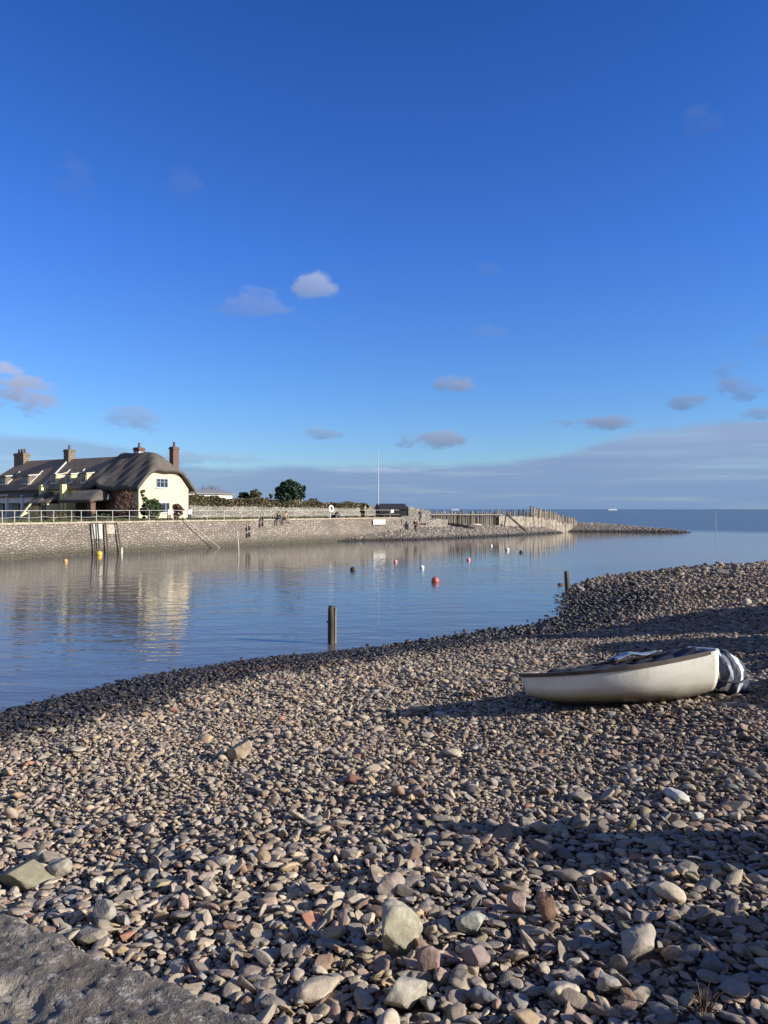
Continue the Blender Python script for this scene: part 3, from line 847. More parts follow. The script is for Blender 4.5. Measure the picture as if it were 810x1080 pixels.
def window(parent, face, u0, u1, z0, z1, off, fm, panes=2, transom=True):
    """face 'x': window in a wall at x=off looking +x, u is y; face 'y': wall at y=off looking -y, u is x"""
    fr = MB(); gl = MB(); t = .07
    def bx(mb, a, b, c, d, e0, e1):
        if face == 'x': mb.box(off + e0, off + e1, a, b, c, d)
        else: mb.box(a, b, off - e1, off - e0, c, d)
    bx(fr, u0, u1, z0, z0 + t, -.04, .05); bx(fr, u0, u1, z1 - t, z1, -.04, .05)
    bx(fr, u0, u0 + t, z0 + t, z1 - t, -.04, .05); bx(fr, u1 - t, u1, z0 + t, z1 - t, -.04, .05)
    for k in range(1, panes):
        u = u0 + (u1 - u0) * k / panes; bx(fr, u - .035, u + .035, z0 + t, z1 - t, -.03, .045)
    if transom:
        zc = z0 + (z1 - z0) * .62
        for k in range(panes):
            ua = u0 + (u1 - u0) * k / panes + .07; ub = u0 + (u1 - u0) * (k + 1) / panes - .07
            bx(fr, ua, ub, zc - .02, zc + .02, -.02, .03)
    f = fr.build('window', fm, parent)
    bx(gl, u0 + .02, u1 - .02, z0 + .02, z1 - .02, -.035, .012); gl.build('pane', M['glass'], f)
    sl = MB(); bx(sl, u0 - .08, u1 + .08, z0 - .09, z0 - .003, -.02, .14); sl.build('sill', M['frame_white'], f)
    return f

def chimney(parent, x, y, z0, z1, wx, wy, m, pots=(0,), bands=()):
    c = MB().box(x - wx / 2, x + wx / 2, y - wy / 2, y + wy / 2, z0, z1).box(x - wx / 2 - .07, x + wx / 2 + .07, y - wy / 2 - .07, y + wy / 2 + .07, z1 - .28, z1 - .12).build('chimney', m, parent)
    if m is M['chimney_stone']: uv_obj(c, lambda p: (p.x + p.y, p.z))
    for b in bands:
        MB().box(x - wx / 2 - .03, x + wx / 2 + .03, y - wy / 2 - .03, y + wy / 2 + .03, b, b + .16).build('band', M['frame_white'], c)
    for dx in pots:
        MB().lathe((x + dx, y, z1 - .02), [(.15, 0), (.13, .25), (.11, .42), (.15, .47), (.13, .55)], 10).build('chimney_pot', M['brick'], c, True)
    return c

# thatched cottage
h1 = house('thatched_cottage', 'cream thatched cottage with half-hipped gable end and tall brick chimney')
prof = [(0, 0), (7, 0), (7, 3.35), (5.25, 5.25), (1.75, 5.25), (0, 3.35)]
MB().prism(prof, 'x', -1.2, 0).build('gable_wall', M['cream'], h1)
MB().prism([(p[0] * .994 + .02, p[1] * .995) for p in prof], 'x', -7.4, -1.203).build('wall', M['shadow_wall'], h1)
MB().box(-.55, .0, -.16, -.003, 0, 3.5).build('corner_buttress', M['cream'], h1)
def z1(x, y):
    fr = 3.55 + (y + .55) * 1.02; bk = 3.55 + (7.55 - y) * 1.02; hip = 5.55 + (.42 - x) * .98; lf = 4.0 + (x + 9.6) * 1.35
    z = smin(smin(fr, bk, .8), smin(hip, lf, .6), .7)
    eye = 0.62 * math.exp(-((x + 6.2) / .8) ** 2 - ((y + .5) / 1.0) ** 2)      # eyebrow over the porch window
    z = min(z, 7.42 + .05 * math.sin(x * 1.9))
    return z + eye + .05 * math.sin(x * 2.3 + y) + .03 * math.sin(x * 5.1 - y * 3)
rf = thatch_mesh('roof', h1, z1, -8.6, .42, -.62, 7.62, .42, 60, 54)
window(h1, 'x', 2.25, 3.9, 3.45, 4.45, .0, M['frame_blue'], 3)
window(h1, 'x', 2.45, 4.15, .75, 1.85, .0, M['frame_blue'], 3, False)
window(h1, 'y', -6.6, -5.7, 2.7, 3.55, .0, M['frame_blue'], 2)
window(h1, 'y', -3.4, -2.3, .9, 1.9, .0, M['frame_blue'], 2)
MB().tube([(-.62, -.1, .1), (-.62, -.1, 3.2)], .05, 6).build('downpipe', M['frame_white'], h1)
MB().tube([(.06, 7.05, .1), (.06, 7.05, 3.2)], .05, 6).build('downpipe', M['dark_timber'], h1)
chimney(h1, -4.0, 3.5, 6.9, 8.0, .85, .85, M['brick'], (0,), (7.35, 7.72))
chimney(h1, -.42, 5.25, 4.2, 8.05, .6, .85, M['brick'], (0,))
pr = MB()       # thatched porch with dark block for its shaded opening and brick pillar
def zp(x, y): return smin(smin(2.05 + (y + 3.1) * .62, 3.3, .6), smin(2.05 + (-3.7 - x) * 1.1, 2.05 + (x + 9.3) * 1.1, .5), .5)
thatch_mesh('porch_roof', h1, zp, -9.1, -3.9, -3.05, -.05, .28, 30, 18)
MB().box(-4.9, -4.3, -2.7, -2.1, 0, 1.9).build('porch_pillar', M['brick'], h1)
MB().box(-8.6, -5.2, -1.3, -.05, 0, 1.9).build('porch_shade_block', M['dark_timber'], h1)  # solid dark block stands in for the shade inside the porch

# middle cottage, yellow, slate roof with three dormers
def slate_roof(parent, xa, xb, hip_left=False, m=None, ridge=7.15):
    ys, ye, zs, yr = -.35, 7.35, 3.4, 3.5
    V = [(xa, ys, zs), (xb, ys, zs), (xb, yr, ridge), (xa + (4.0 if hip_left else 0), yr, ridge), (xa, ye, zs), (xb, ye, zs)]
    fs = [(0, 1, 2, 3), (5, 4, 3, 2)] + ([(4, 0, 3)] if hip_left else [])
    o = mesh_obj('roof', V, fs, m, parent)
    me = o.data; uv = me.uv_layers.new(name='UVMap')
    for pi_, pl in enumerate(me.polygons):
        for li in pl.loop_indices:
            c = me.vertices[me.loops[li].vertex_index].co
            uv.data[li].uv = (c.y if pi_ == 2 else c.x, math.hypot(c.z - zs, (c.y - ys)) if pi_ != 1 else math.hypot(c.z - zs, ye - c.y))
    md = o.modifiers.new('thick', 'SOLIDIFY'); md.thickness = .12; md.offset = -1
    return o

def roof_z(y, ridge=7.15): return 3.4 + (y + .35) * (ridge - 3.4) / 3.85

def dormer(parent, x0, x1, m_front, m_cheek, trim):
    yf = .25; zb = roof_z(yf); zt = zb + 1.05; yb = yf + 1.75; zr = zt + .22
    d = MB().prism([(yf, zb - .1), (yf, zt), (yb, zr), (yb, roof_z(yb) - .1)], 'x', x0, x1).build('dormer', m_cheek, parent)
    window(d, 'y', x0 + .12, x1 - .12, zb + .12, zt - .1, yf, m_front, 2)
    MB().prism([(yf - .2, zt + .0), (yf - .2, zt + .1), (yb + .5, zr + .14), (yb + .5, zr + .04)], 'x', x0 - .15, x1 + .15).build('dormer_roof', M['slate2'], d)
    # pale verge boards where the cheek meets roof and slates
    MB().prism([(yf - .21, zt + .01), (yf - .21, zt + .12), (yb + .45, zr + .15), (yb + .45, zr + .04)], 'x', x1 + .155, x1 + .20).build('verge_board', trim, d)
    MB().prism([(yf, zb + .02), (yf, zb + .14), (yb, roof_z(yb) + .14), (yb, roof_z(yb) + .02)], 'x', x1 + .004, x1 + .09).build('verge_board', trim, d)
    return d

h2 = house('slate_cottage', 'yellow-rendered middle cottage with slate roof and thatched porches')
MB().prism([(0.03, 0), (6.97, 0), (6.97, 3.3), (3.5, 6.9), (0.03, 3.3)], 'x', -15.6, -7.41).build('wall', M['yellow'], h2)
slate_roof(h2, -15.75, -7.3, m=M['slate2'], ridge=7.12)
for x0 in (-14.9, -12.3, -9.7):
    dormer(h2, x0, x0 + 1.05, M['frame_white'], M['yellow'], M['frame_white'])
for x0, x1, tz in ((-15.3, -14.8, 3.9), (-11.6, -11.15, 3.9), (-10.9, -10.5, 2.9)):
    MB().box(x0, x1, -1.0, -.0, 0, tz).build('pier', M['yellow'], h2, bevel=.02)
def zq(cx, hw, zt):
    return lambda x, y: smin(smin(1.75 + (y + 2.6) * .75, zt, .5), smin(1.75 + (cx + hw + .1 - x) * 1.2, 1.75 + (x - cx + hw + .1) * 1.2, .4), .4)
thatch_mesh('porch_roof', h2, zq(-14.4, 1.3, 3.2), -15.65, -13.15, -2.55, -.03, .25, 18, 16)
MB().box(-15.3, -13.5, -2.3, -.03, 0, 1.75).build('porch', M['yellow'], h2)
MB().prism([(-2.6, 1.75), (-2.6, 1.85), (-.03, 2.95), (-.03, 2.75)], 'x', -13.1, -11.65).build('porch_roof', M['slate2'], h2)
MB().box(-12.9, -11.8, -2.4, -.03, 0, 1.74).build('porch', M['yellow'], h2)
MB().prism([(-3.9, 0), (-3.9, .35), (-2.7, 1.75), (-2.31, 1.75), (-2.31, 0)], 'x', -14.55, -14.3).build('stair_wall', M['yellow'], h2)
window(h2, 'y', -12.75, -11.95, .3, 1.6, -2.4, M['dark_timber'], 1, False)
window(h2, 'y', -10.2, -9.0, .8, 1.9, .03, M['frame_white'], 2)
chimney(h2, -15.9, 3.5, 6.0, 8.25, .9, .9, M['chimney_stone'], (0,))

# left cottage, white, hipped slate roof, two dormers
h3 = house('slate_cottage', 'white-walled cottage at the left end with hipped slate roof and three-pot chimney')
MB().prism([(.05, 0), (6.95, 0), (6.95, 3.3), (.05, 3.3)], 'x', -28.3, -15.63).build('wall', M['white_render'], h3)
slate_roof(h3, -28.8, -15.78, True, M['slate'], 7.15)
MB().prism([(-.37, 3.38), (-.37, 3.58), (3.5, 7.33), (3.5, 7.13)], 'x', -15.9, -15.72).build('verge_coping', M['frame_white'], h3)
for x0 in (-24.6, -20.2): dormer(h3, x0, x0 + 1.35, M['frame_white'], M['chimney_stone'], M['frame_white'])
for ch in h3.children_recursive:
    if ch.name.startswith('dormer') and not ch.data.uv_layers and ch.data.materials[0] is M['chimney_stone']: uv_obj(ch, lambda p: (p.y, p.z))
for x in (-27.6, -24.4, -21.2, -18.3):
    MB().box(x, x + .35, -1.25, .04, 0, 2.75).build('pier', M['white_render'], h3, bevel=.02)
MB().box(-28.2, -16.2, -1.05, -.85, 1.85, 2.5).build('veranda_fascia', M['white_render'], h3)
MB().prism([(-1.3, 2.52), (-1.3, 2.62), (.03, 3.25), (.03, 3.1)], 'x', -28.4, -16.1).build('veranda_roof', M['slate2'], h3)
for x in (-26.9, -23.6, -20.6, -17.7): window(h3, 'y', x, x + 1.3, .6, 1.8, -.05 + .1, M['frame_white'], 2)
chimney(h3, -25.0, 3.5, 6.3, 8.15, 1.9, .9, M['chimney_stone'], (-.55, 0, .55))

# white outbuilding beyond
ob = at_d(196, 540, 96); oc = at_d(251, 540, 104)
ang = math.atan2(oc[1] - ob[1], oc[0] - ob[0]); L = math.hypot(oc[0] - ob[0], oc[1] - ob[1])
e = empty('outbuilding', (ob[0] - .8, ob[1], QZ - .03), ang, 'long low white outbuilding with grey roof behind the hedge', 'building')
MB().box(0, L, 0, 4.5, 0, 3.25).build('wall', M['white_render'], e)
MB().prism([(-.35, 3.15), (-.35, 3.27), (2.2, 3.85), (4.9, 3.27), (4.9, 3.15)], 'x', 2.6, L + .2).build('roof', M['grey_roof'], e)
MB().prism([(-.4, 3.3), (-.4, 3.42), (2.2, 4.6), (4.95, 3.42), (4.95, 3.3)], 'x', -2.2, 2.55).build('roof', M['slate2'], e)
for k in range(4): window(e, 'y', 3.2 + k * 1.1, 3.9 + k * 1.1, 1.6, 2.6, 0, M['frame_white'], 1, False)


# ------------------------------------------------------------------ foliage
def leaf_mass(name, fn, n, size, m, parent=None, seed=1, flat=.0):
    """many leaf-sized faces; fn(rng) -> points (k,3) and tone (k)"""
    r = np.random.default_rng(seed); C_, tone = fn(r, n); n = len(C_)
    a = r.normal(size=(n, 3)); a /= np.linalg.norm(a, axis=1)[:, None]; b = np.cross(a, r.normal(size=(n, 3))); b /= np.linalg.norm(b, axis=1)[:, None]
    sz = size * r.uniform(.55, 1.35, n)[:, None]; a *= sz; b *= sz * .6
    V = np.stack([C_ - a, C_ + b, C_ + a, C_ - b], 1).reshape(-1, 3)
    col = np.repeat(np.repeat(tone, 4)[:, None], 4, 1)
    return np_obj(name, V, np.arange(4 * n).reshape(-1, 4), m, col, smooth=False, parent=parent)

def clumps(cs, rs, tone_jit=.18, squash=.8):
    cs = np.asarray(cs); rs = np.asarray(rs)
    def fn(r, n):
        w = rs ** 2; k = r.choice(len(cs), n, p=w / w.sum())
        d = r.normal(size=(n, 3)); d /= np.linalg.norm(d, axis=1)[:, None]
        P_ = cs[k] + d * (rs[k] * r.uniform(.25, 1.0, n) ** .5)[:, None] * np.array([1, 1, squash])
        ct = np.random.default_rng(9).random(len(cs))
        return P_, np.clip(.25 + .5 * ct[k] + r.normal(0, tone_jit, n), 0, 1)
    return fn

def tree(name, px, d, wpx, ytop, ybase, m, label, n=5000, leaf=.22, nc=26, seed=1, trunk=True, squash=.8, cat='tree', group=None):
    x, y, zt = at_d(px, ytop, d); zb = QZ; W = wpx / F * d; Hh = zt - zb
    e = empty(name, (x, y, zb), 0, label, cat, group)
    r = np.random.default_rng(seed); cs = []; rs = []; nc = nc * 2
    zlo = at_d(px, ybase, d)[2] - zb
    for k in range(nc):
        a = r.uniform(0, 2 * PI); q = r.random() ** .6; h = r.uniform(0, 1)
        ww = math.sin(PI * (.12 + .80 * h)) ** .7
        rad = min(W * .5, Hh * .5) * r.uniform(.26, .46) if cat == 'bush' else W * .5 * r.uniform(.14, .36)
        cs.append((math.cos(a) * q * (W * .5 - rad * .8) * ww, math.sin(a) * q * (W * .5 - rad * .8) * ww, zlo + rad * .7 + (Hh - zlo - rad * 1.5) * h)); rs.append(rad)
    leaf_mass('crown', clumps(cs, rs, squash=squash), n, leaf, m, e, seed)
    if trunk:
        t = MB().tube([(0, 0, -.2), (.05, 0, Hh * .3), (0, .1, Hh * .55)], [W * .05, W * .04, W * .025], 8)
        for c in cs[:9]: t.tube([(0, .0, Hh * r.uniform(.2, .4)), tuple(np.array(c) * .5 + np.array([0, 0, Hh * .15])), c], [W * .022, W * .015, W * .006], 6)
        t.build('trunk', M['bark'], e, True)
    return e
tree('evergreen_tree', 305.5, 112, 39, 505, 537, M['holm'], 'dense dark evergreen tree, the tallest behind the boundary wall', 11000, .20, 40, 33)
tree('shrub', 258, 108, 17, 519, 530, M['holm'], 'dark green bush left of the olive bush behind the hedge', 1800, .18, 12, 4)
tree('shrub', 269, 107, 15, 516, 530, M['olive'], 'olive-brown bush right of the dark one behind the hedge', 1600, .18, 12, 5)
tree('shrub', 284, 110, 9, 520, 531, M['olive'], 'small sparse olive bush left of the tall dark evergreen', 600, .16, 7, 6)
tree('shrub', 331, 112, 16, 525.5, 533, M['holm'], 'low dark bush right of the tall evergreen on the boundary wall', 1500, .16, 12, 8)
tree('shrub', 383.5, 98, 9, 535, 545, M['holm'], 'small dark bush on the quay between the lifebuoy and the black hut', 900, .12, 8, 10, cat='bush')
tree('garden_bush', 160, 75.5, 26, 525, 547, M['green'], 'dark green garden bush below the cream gable windows', 3500, .10, 18, 11, cat='bush')
tree('garden_bush', 151, 76, 9, 515, 547, M['green'], 'tall narrow climbing bush at the left corner of the cream gable', 1300, .10, 12, 12, cat='bush')
tree('garden_bush', 187, 78.5, 15, 531, 547, M['russet'], 'russet low bush below the right side of the cream gable', 1500, .10, 10, 13, cat='bush')
tree('garden_bush', 133, 76, 28, 517, 547, M['russet'], 'bare russet creeper bush on the shaded cottage front', 2200, .07, 22, 14, cat='bush')
tree('garden_bush', 106, 71, 30, 541, 549, M['green'], 'low green hedge bush in front of the thatched porch', 1500, .09, 12, 15, cat='bush')
tree('garden_bush', 60, 70, 40, 540.5, 549.5, M['olive'], 'low olive bush in front of the yellow porches', 1800, .09, 14, 16, cat='bush')
# bare tree behind the outbuilding
def bare_tree(px, d, ytop, w, label, seed):
    x, y, zt = at_d(px, ytop, d); e = empty('bare_tree', (x, y, QZ), 0, label, 'tree', 'bare winter trees behind the outbuilding'); r = random.Random(seed); H_ = zt - QZ
    MB().tube([(0, 0, -.2), (.05, 0, H_ * .5)], [.16, .09], 6).build('trunk', M['bark'], e, True)
    c = MB()
    for k in range(34):
        a = r.uniform(0, 2 * PI); q = r.uniform(.2, 1); z0 = H_ * r.uniform(.3, .5)
        p1 = (math.cos(a) * q * w * .3, math.sin(a) * q * w * .3, H_ * r.uniform(.55, .75)); p2 = (math.cos(a) * q * w * .5, math.sin(a) * q * w * .5, H_ * r.uniform(.8, 1))
        c.tube([(0, 0, z0), p1, p2], [.05, .03, .012], 4)
    c.build('branches', M['bark'], e)
bare_tree(217, 118, 510, 2.6, 'left of two leafless winter trees behind the outbuilding', 1)
bare_tree(225, 120, 511, 2.6, 'right of two leafless winter trees behind the outbuilding', 2)

# boundary wall with hedge on top
BW0 = np.array(at_d(199, 545, 88)[:2]); BW1 = np.array(at_d(300, 545, 97)[:2]); BW2 = np.array(at_d(392, 545, 108)[:2]); BW3 = np.array(at_d(436, 545, 110)[:2])
bw = np.array([BW0, BW1, BW2, BW3]); bseg = np.hypot(*np.diff(bw, axis=0).T); bcum = np.concatenate([[0], np.cumsum(bseg)])
def bw_pt(s, back=0.0, z=0.0):
    i = int(np.clip(np.searchsorted(bcum, s) - 1, 0, 2)); t = (s - bcum[i]) / bseg[i]; p = bw[i] + (bw[i + 1] - bw[i]) * t
    d = (bw[i + 1] - bw[i]) / bseg[i]; return (p[0] - d[1] * back, p[1] + d[0] * back, z)
e = empty('boundary_wall', (0, 0, 0), 0, 'pale grey rubble boundary wall set back behind the quay right of the cream gable', 'wall')
strip_wall('wall', bw_pt, 0, bcum[-1], .5, QZ - .3, lambda s: 4.75 - .012 * s + .10 * math.sin(s * .9) + .06 * math.sin(s * 2.7), M['rubble'], e, .6, .05, .05)
def hedge_fn(r, n):
    s = r.uniform(0, 1, n) ** 1.25 * (bcum[-1] * .80); P_ = np.array([bw_pt(q, 0, 0) for q in s])
    hh = (4.55 - .012 * s); top = (1.02 - .017 * s + .14 * np.sin(s * .8) + .10 * np.sin(s * 2.1)).clip(.2)
    u = r.random(n); P_[:, 2] = hh + u * top
    off = r.uniform(-.35, .9, n); P_[:, 0] += -off * .75; P_[:, 1] += off * .65
    return P_, np.clip(.45 + .25 * np.sin(s * 1.3) + r.normal(0, .2, n), 0, 1)
o = leaf_mass('hedge', hedge_fn, 15000, .13, M['hedge'], None, 21)
tag(o, 'brown-green hedge growing along the top of the boundary wall', 'hedge')

# lifebuoy stand
p, a = quay_frame(353, .75)
e = empty('lifebuoy_stand', p, a, 'white lifebuoy ring on a post at the quay edge', 'lifebuoy')
tor = MB(); n1, n2 = 24, 8; vs = []; fs = []
for i in range(n1):
    for k in range(n2):
        A = 2 * PI * i / n1; B = 2 * PI * k / n2; rr = .36 + .11 * math.cos(B); vs.append((rr * math.cos(A), -.12 + .09 * math.sin(B), 1.15 + rr * math.sin(A)))
for i in range(n1):
    for k in range(n2): fs.append((i * n2 + k, ((i + 1) % n1) * n2 + k, ((i + 1) % n1) * n2 + (k + 1) % n2, i * n2 + (k + 1) % n2))
tor.add(vs, fs).build('ring', M['sign_white'], e, True)
MB().box(-.05, .05, -.02, .06, -.05, 1.5).build('post', M['rail'], e)
# dark covered heap on the quay
p, a = quay_frame(361, 1.0)
e = empty('covered_heap', p, a, 'low peaked heap under a black tarpaulin beside the lifebuoy', 'tarpaulin')
v = [(-.62, -.4, 0), (.62, -.4, 0), (.62, .5, 0), (-.62, .5, 0), (-.30, -.2, .45), (.35, -.22, .52), (.32, .3, .5), (-.28, .25, .42), (.08, .02, .82)]
mesh_obj('tarpaulin', v, [(0, 1, 5, 4), (1, 2, 6, 5), (2, 3, 7, 6), (3, 0, 4, 7), (4, 5, 8), (5, 6, 8), (6, 7, 8), (7, 4, 8)], M['cloth_black'], e)
MB().tube([(-.5, -.42, .05), (.0, -.36, .5), (.5, -.42, .08)], .02, 5).build('rope', M['rail'], e)

# black hut
hx = at_d(400.5, 545, 100); a = math.radians(14)
e = empty('hut', (hx[0], hx[1], QZ), a, 'low black clad hut with dark sloping roof at the end of the quay', 'hut')
MB().box(0, 3.75, 0, 2.4, -.05, 1.15).build('wall', M['black_clad'], e)
MB().prism([(-.2, 1.08), (-.2, 1.16), (1.3, 1.86), (2.6, 1.16), (2.6, 1.08)], 'x', -.12, 3.87).build('roof', plain('felt_roof', (.020, .022, .026), .7, .3, 2, .01), e)
MB().box(1.3, 2.2, -.04, 0.0, 0, 1.0).build('door', M['black_clad'], e)
# stone bank and walls right of the hut
def rubble_block(name, px0, px1, d0, d1, z0, zf, label, thick=1.2):
    A = np.array(at_d(px0, 545, d0)[:2]); B = np.array(at_d(px1, 545, d1)[:2]); L_ = np.hypot(*(B - A)); dd = (B - A) / L_
    def fn(s, back=0, z=0): q = A + dd * s; return (q[0] - dd[1] * back, q[1] + dd[0] * back, z)
    e = empty(name, (0, 0, 0), 0, label, 'wall'); strip_wall('wall', fn, 0, L_, .4, z0, zf, M['rubble'], e, thick, .1, .06); return e
rubble_block('stone_wall', 424, 441, 100.4, 101.6, 0, lambda s: 3.05 + .05 * math.sin(s * 3), 'pale squared stone end wall of the quay below the black hut', 2.0)
rubble_block('stone_wall', 431, 456, 103, 105, 2.0, lambda s: 4.35 - .16 * s + .08 * math.sin(s * 4), 'rough tan stone bank with uneven top right of the black hut', 1.6)
rubble_block('stone_wall', 441, 473, 104, 108, 1.0, lambda s: 2.55 + .10 * math.sin(s * 2), 'low pale stone wall at the foot of the timber piles behind the standing man', .8)
# flagpole
fx = at_d(399, 545, 101)
e = empty('flagpole', (fx[0], fx[1], QZ), 0, 'tall thin white flagpole behind the black hut', 'flagpole')
ht = (545 - 475) / F * 101
MB().tube([(0, 0, -.1), (0, 0, ht * .5), (0, 0, ht - .25)], [.075, .06, .035], 8).build('pole', M['frame_white'], e)
MB().lathe((0, 0, ht - .2), [(.03, -.06), (.07, -.02), (.07, .04), (.02, .1)], 8).build('finial', M['frame_white'], e, True)


# ------------------------------------------------------------------ far shingle bank
BK = np.array([(-9, 90), (-1.8, 94.3), (4.5, 97.0), (15.8, 108), (22, 115.5), (26.5, 121.5), (30.2, 125.6), (28.5, 129), (30.5, 131.5), (34.5, 131.2), (42, 129.8), (50.5, 126.4), (52.8, 127.6), (50, 131), (44, 139), (34, 146), (18, 138), (6, 122), (-9, 112)])
def bank_d(P_):
    P_ = np.asarray(P_, float); best = np.full(len(P_), 1e9); n = len(BK); ins = np.zeros(len(P_), bool)
    for i in range(n):
        a, b = BK[i], BK[(i + 1) % n]; d = b - a; t = np.clip(((P_ - a) @ d) / (d @ d), 0, 1); q = P_ - (a + t[:, None] * d); best = np.minimum(best, np.hypot(q[:, 0], q[:, 1]))
        c = (a[1] > P_[:, 1]) != (b[1] > P_[:, 1]); ins ^= c & (P_[:, 0] < a[0] + (P_[:, 1] - a[1]) * (b[0] - a[0]) / (b[1] - a[1] + 1e-12))
    return np.where(ins, best, -best)
def bank_h(P_):
    d = bank_d(P_); cap = 2.4 - .5 * sm(28, 50, np.asarray(P_)[:, 0])
    return np.where(d > 0, cap * (1 - np.exp(-d / 5.0)), .3 * d) + .06 * lump(np.asarray(P_), 1.1, 8) * sm(0, 2, d)
gx = np.arange(-8, 60, .5); gy = np.arange(90, 152, .5); GX, GY = np.meshgrid(gx, gy); P = np.stack([GX.ravel(), GY.ravel()], 1)
Dk = bank_d(P); nx, ny = len(gx), len(gy); ii = (np.arange(ny - 1)[:, None] * nx + np.arange(nx - 1)[None, :]).ravel(); quads = np.stack([ii, ii + 1, ii + nx + 1, ii + nx], 1)
tag(np_obj('shingle_bank', np.column_stack([P, np.maximum(bank_h(P), -1.5)]), quads[Dk[quads].max(1) > -4], M['bank']), kind='structure')
r_ = np.random.default_rng(77); P = np.column_stack([r_.uniform(-6, 55, 42000), r_.uniform(92, 146, 42000)]); d = bank_d(P); P, d = P[d > -.2], d[d > -.2]; n = len(P)
hb = bank_h(P); L = .09 * (3.6 ** (r_.random(n) ** 2)); sc = np.column_stack([L, L * .75, L * .55]) * .5 * 1.5
col = (.5 * PAL[r_.integers(0, 10, n)] + .5 * np.array([.29, .265, .235])) * 1.1 * r_.uniform(.8, 1.3, n)[:, None]; wet = 1 - sm(.15, .5, hb + r_.normal(0, .06, n)); col = col * (1 - wet)[:, None] + np.array([.03, .026, .02]) * wet[:, None]
Rb = rotmats(r_.uniform(0, 6.3, n), np.abs(r_.normal(0, .3, n)), r_.uniform(0, 6.3, n)); p, Fc = SHAPES[1][3]; nv = len(p)
V = np.einsum('nij,nvj->nvi', Rb, p[None] * sc[:, None, :]) + np.column_stack([P, hb + .02])[:, None, :]
o = np_obj('bank_cobbles', V.reshape(-1, 3), (Fc[None] + (np.arange(n) * nv)[:, None, None]).reshape(-1, 3), M['stone'], np.repeat(np.column_stack([col, 1 - wet]), nv, 0))
tag(o, 'pale grey cobbles covering the far shingle bank', 'cobbles', None, 'stuff')

# timber breakwater: piles are its parts
bwk = empty('timber_breakwater', (0, 0, 0), 0, 'long weathered timber breakwater of upright piles on the far shingle bank', 'breakwater')
A = np.array([4.8, 106.0]); B = np.array([24.6, 124.5]); Cc = np.array([34.6, 134.5])
def pile(x, y, h, w, m):
    z0 = float(bank_h([(x, y)])[0]) - .5
    o = MB()
    rr = random.uniform(.85, 1.1) * w; lx = random.uniform(-.14, .14)
    o.tube([(0, 0, z0), (lx * .5, 0, (z0 + h) / 2), (lx, 0, h - .05), (lx + .02, 0, h + random.uniform(0, .1))], [rr, rr * .97, rr * .9, rr * .6], 7)
    b = o.build('pile', m, bwk); b.location = (x, y, 0); return b
for k in range(58):
    t = (k + random.uniform(-.2, .2)) / 57; q = A + (B - A) * t
    pile(q[0], q[1], 3.62 + random.uniform(-.42, .30) + .1 * t, random.uniform(.09, .19), M['pile_dark'] if random.random() < .3 else M['pile'])
for k in range(34):
    t = k / 33; q = B + (Cc - B) * t + np.array([random.uniform(-.1, .1), random.uniform(-.2, .2)])
    hgt = 4.55 - 2.35 * t ** .85 + random.uniform(-.34, .22)
    pile(q[0], q[1] - .3, hgt, random.uniform(.19, .27), M['pile'])
def boards(P0, P1, zt0, zt1, w, jit, m, name, off):
    d = P1 - P0; L_ = np.hypot(*d); d = d / L_; nrm = np.array([d[1], -d[0]]); mb = MB(); s = 0.0
    while s < L_:
        e_ = s + w * random.uniform(.7, 1.3); zt = zt0 + (zt1 - zt0) * s / L_ + random.uniform(-jit, jit); o1 = off + random.uniform(-.05, .05); o2 = o1 - .14
        c_ = [P0 + d * s + nrm * o1, P0 + d * (e_ - .03) + nrm * o1, P0 + d * (e_ - .03) + nrm * o2, P0 + d * s + nrm * o2]
        mb.add([(q[0], q[1], .0) for q in c_] + [(q[0], q[1], zt) for q in c_], [(0, 3, 2, 1), (4, 5, 6, 7), (0, 1, 5, 4), (1, 2, 6, 5), (2, 3, 7, 6), (3, 0, 4, 7)]); s = e_
    return mb.build(name, m, bwk)
boards(A + (B - A) * .66, B, 2.9, 2.75, .42, .16, M['plank'], 'plank_facing', .5)
boards(B, B + (Cc - B) * .85, 2.7, 1.3, .34, .22, M['plank'], 'plank_facing', .62)
boards(A, A + (B - A) * .66, 3.15, 2.9, .5, .22, M['pile_dark'], 'back_boards', -.25)
a = A + (B - A) * .08; b = A + (B - A) * .7; MB().tube([(a[0] + .25, a[1] - .25, 3.2), (b[0] + .25, b[1] - .25, 3.1)], .09, 6).build('waling', M['pile'], bwk)
for px, px2 in ((519, 535), (534, 555)):
    ta = at_d(px, 542, 119); tb = at_d(px2, 560.5, 117.5)
    MB().tube([ta, tb], .15, 6).build('brace', M['pile_dark'], bwk)
# driftwood and weed on the bank
q = at_d(500, 546.5, 113)
o = MB().tube([(-1.0, 0, 0), (0, .1, .05), (1.1, .2, .02)], [.12, .14, .10], 8).build('driftwood_log', M['pale_wood'], None, True); o.location = (q[0], q[1], bank_h([(q[0], q[1])])[0] + .16); tag(o, 'pale driftwood log lying on top of the far shingle bank', 'log')
q = at_d(484, 551, 110)
def wr(r, n): 
    P_ = np.column_stack([r.normal(0, 1.0, n), r.normal(0, .35, n), np.abs(r.normal(0, .10, n))]); P_[:, 2] += bank_h(P_[:, :2] + np.array([q[0], q[1]])) ; return P_, r.random(n)
o = leaf_mass('seaweed_heap', wr, 900, .12, M['cloth_black'], None, 4); o.location = (q[0], q[1], 0.03); tag(o, 'dark heap of seaweed on the shingle bank below the piles', 'seaweed')


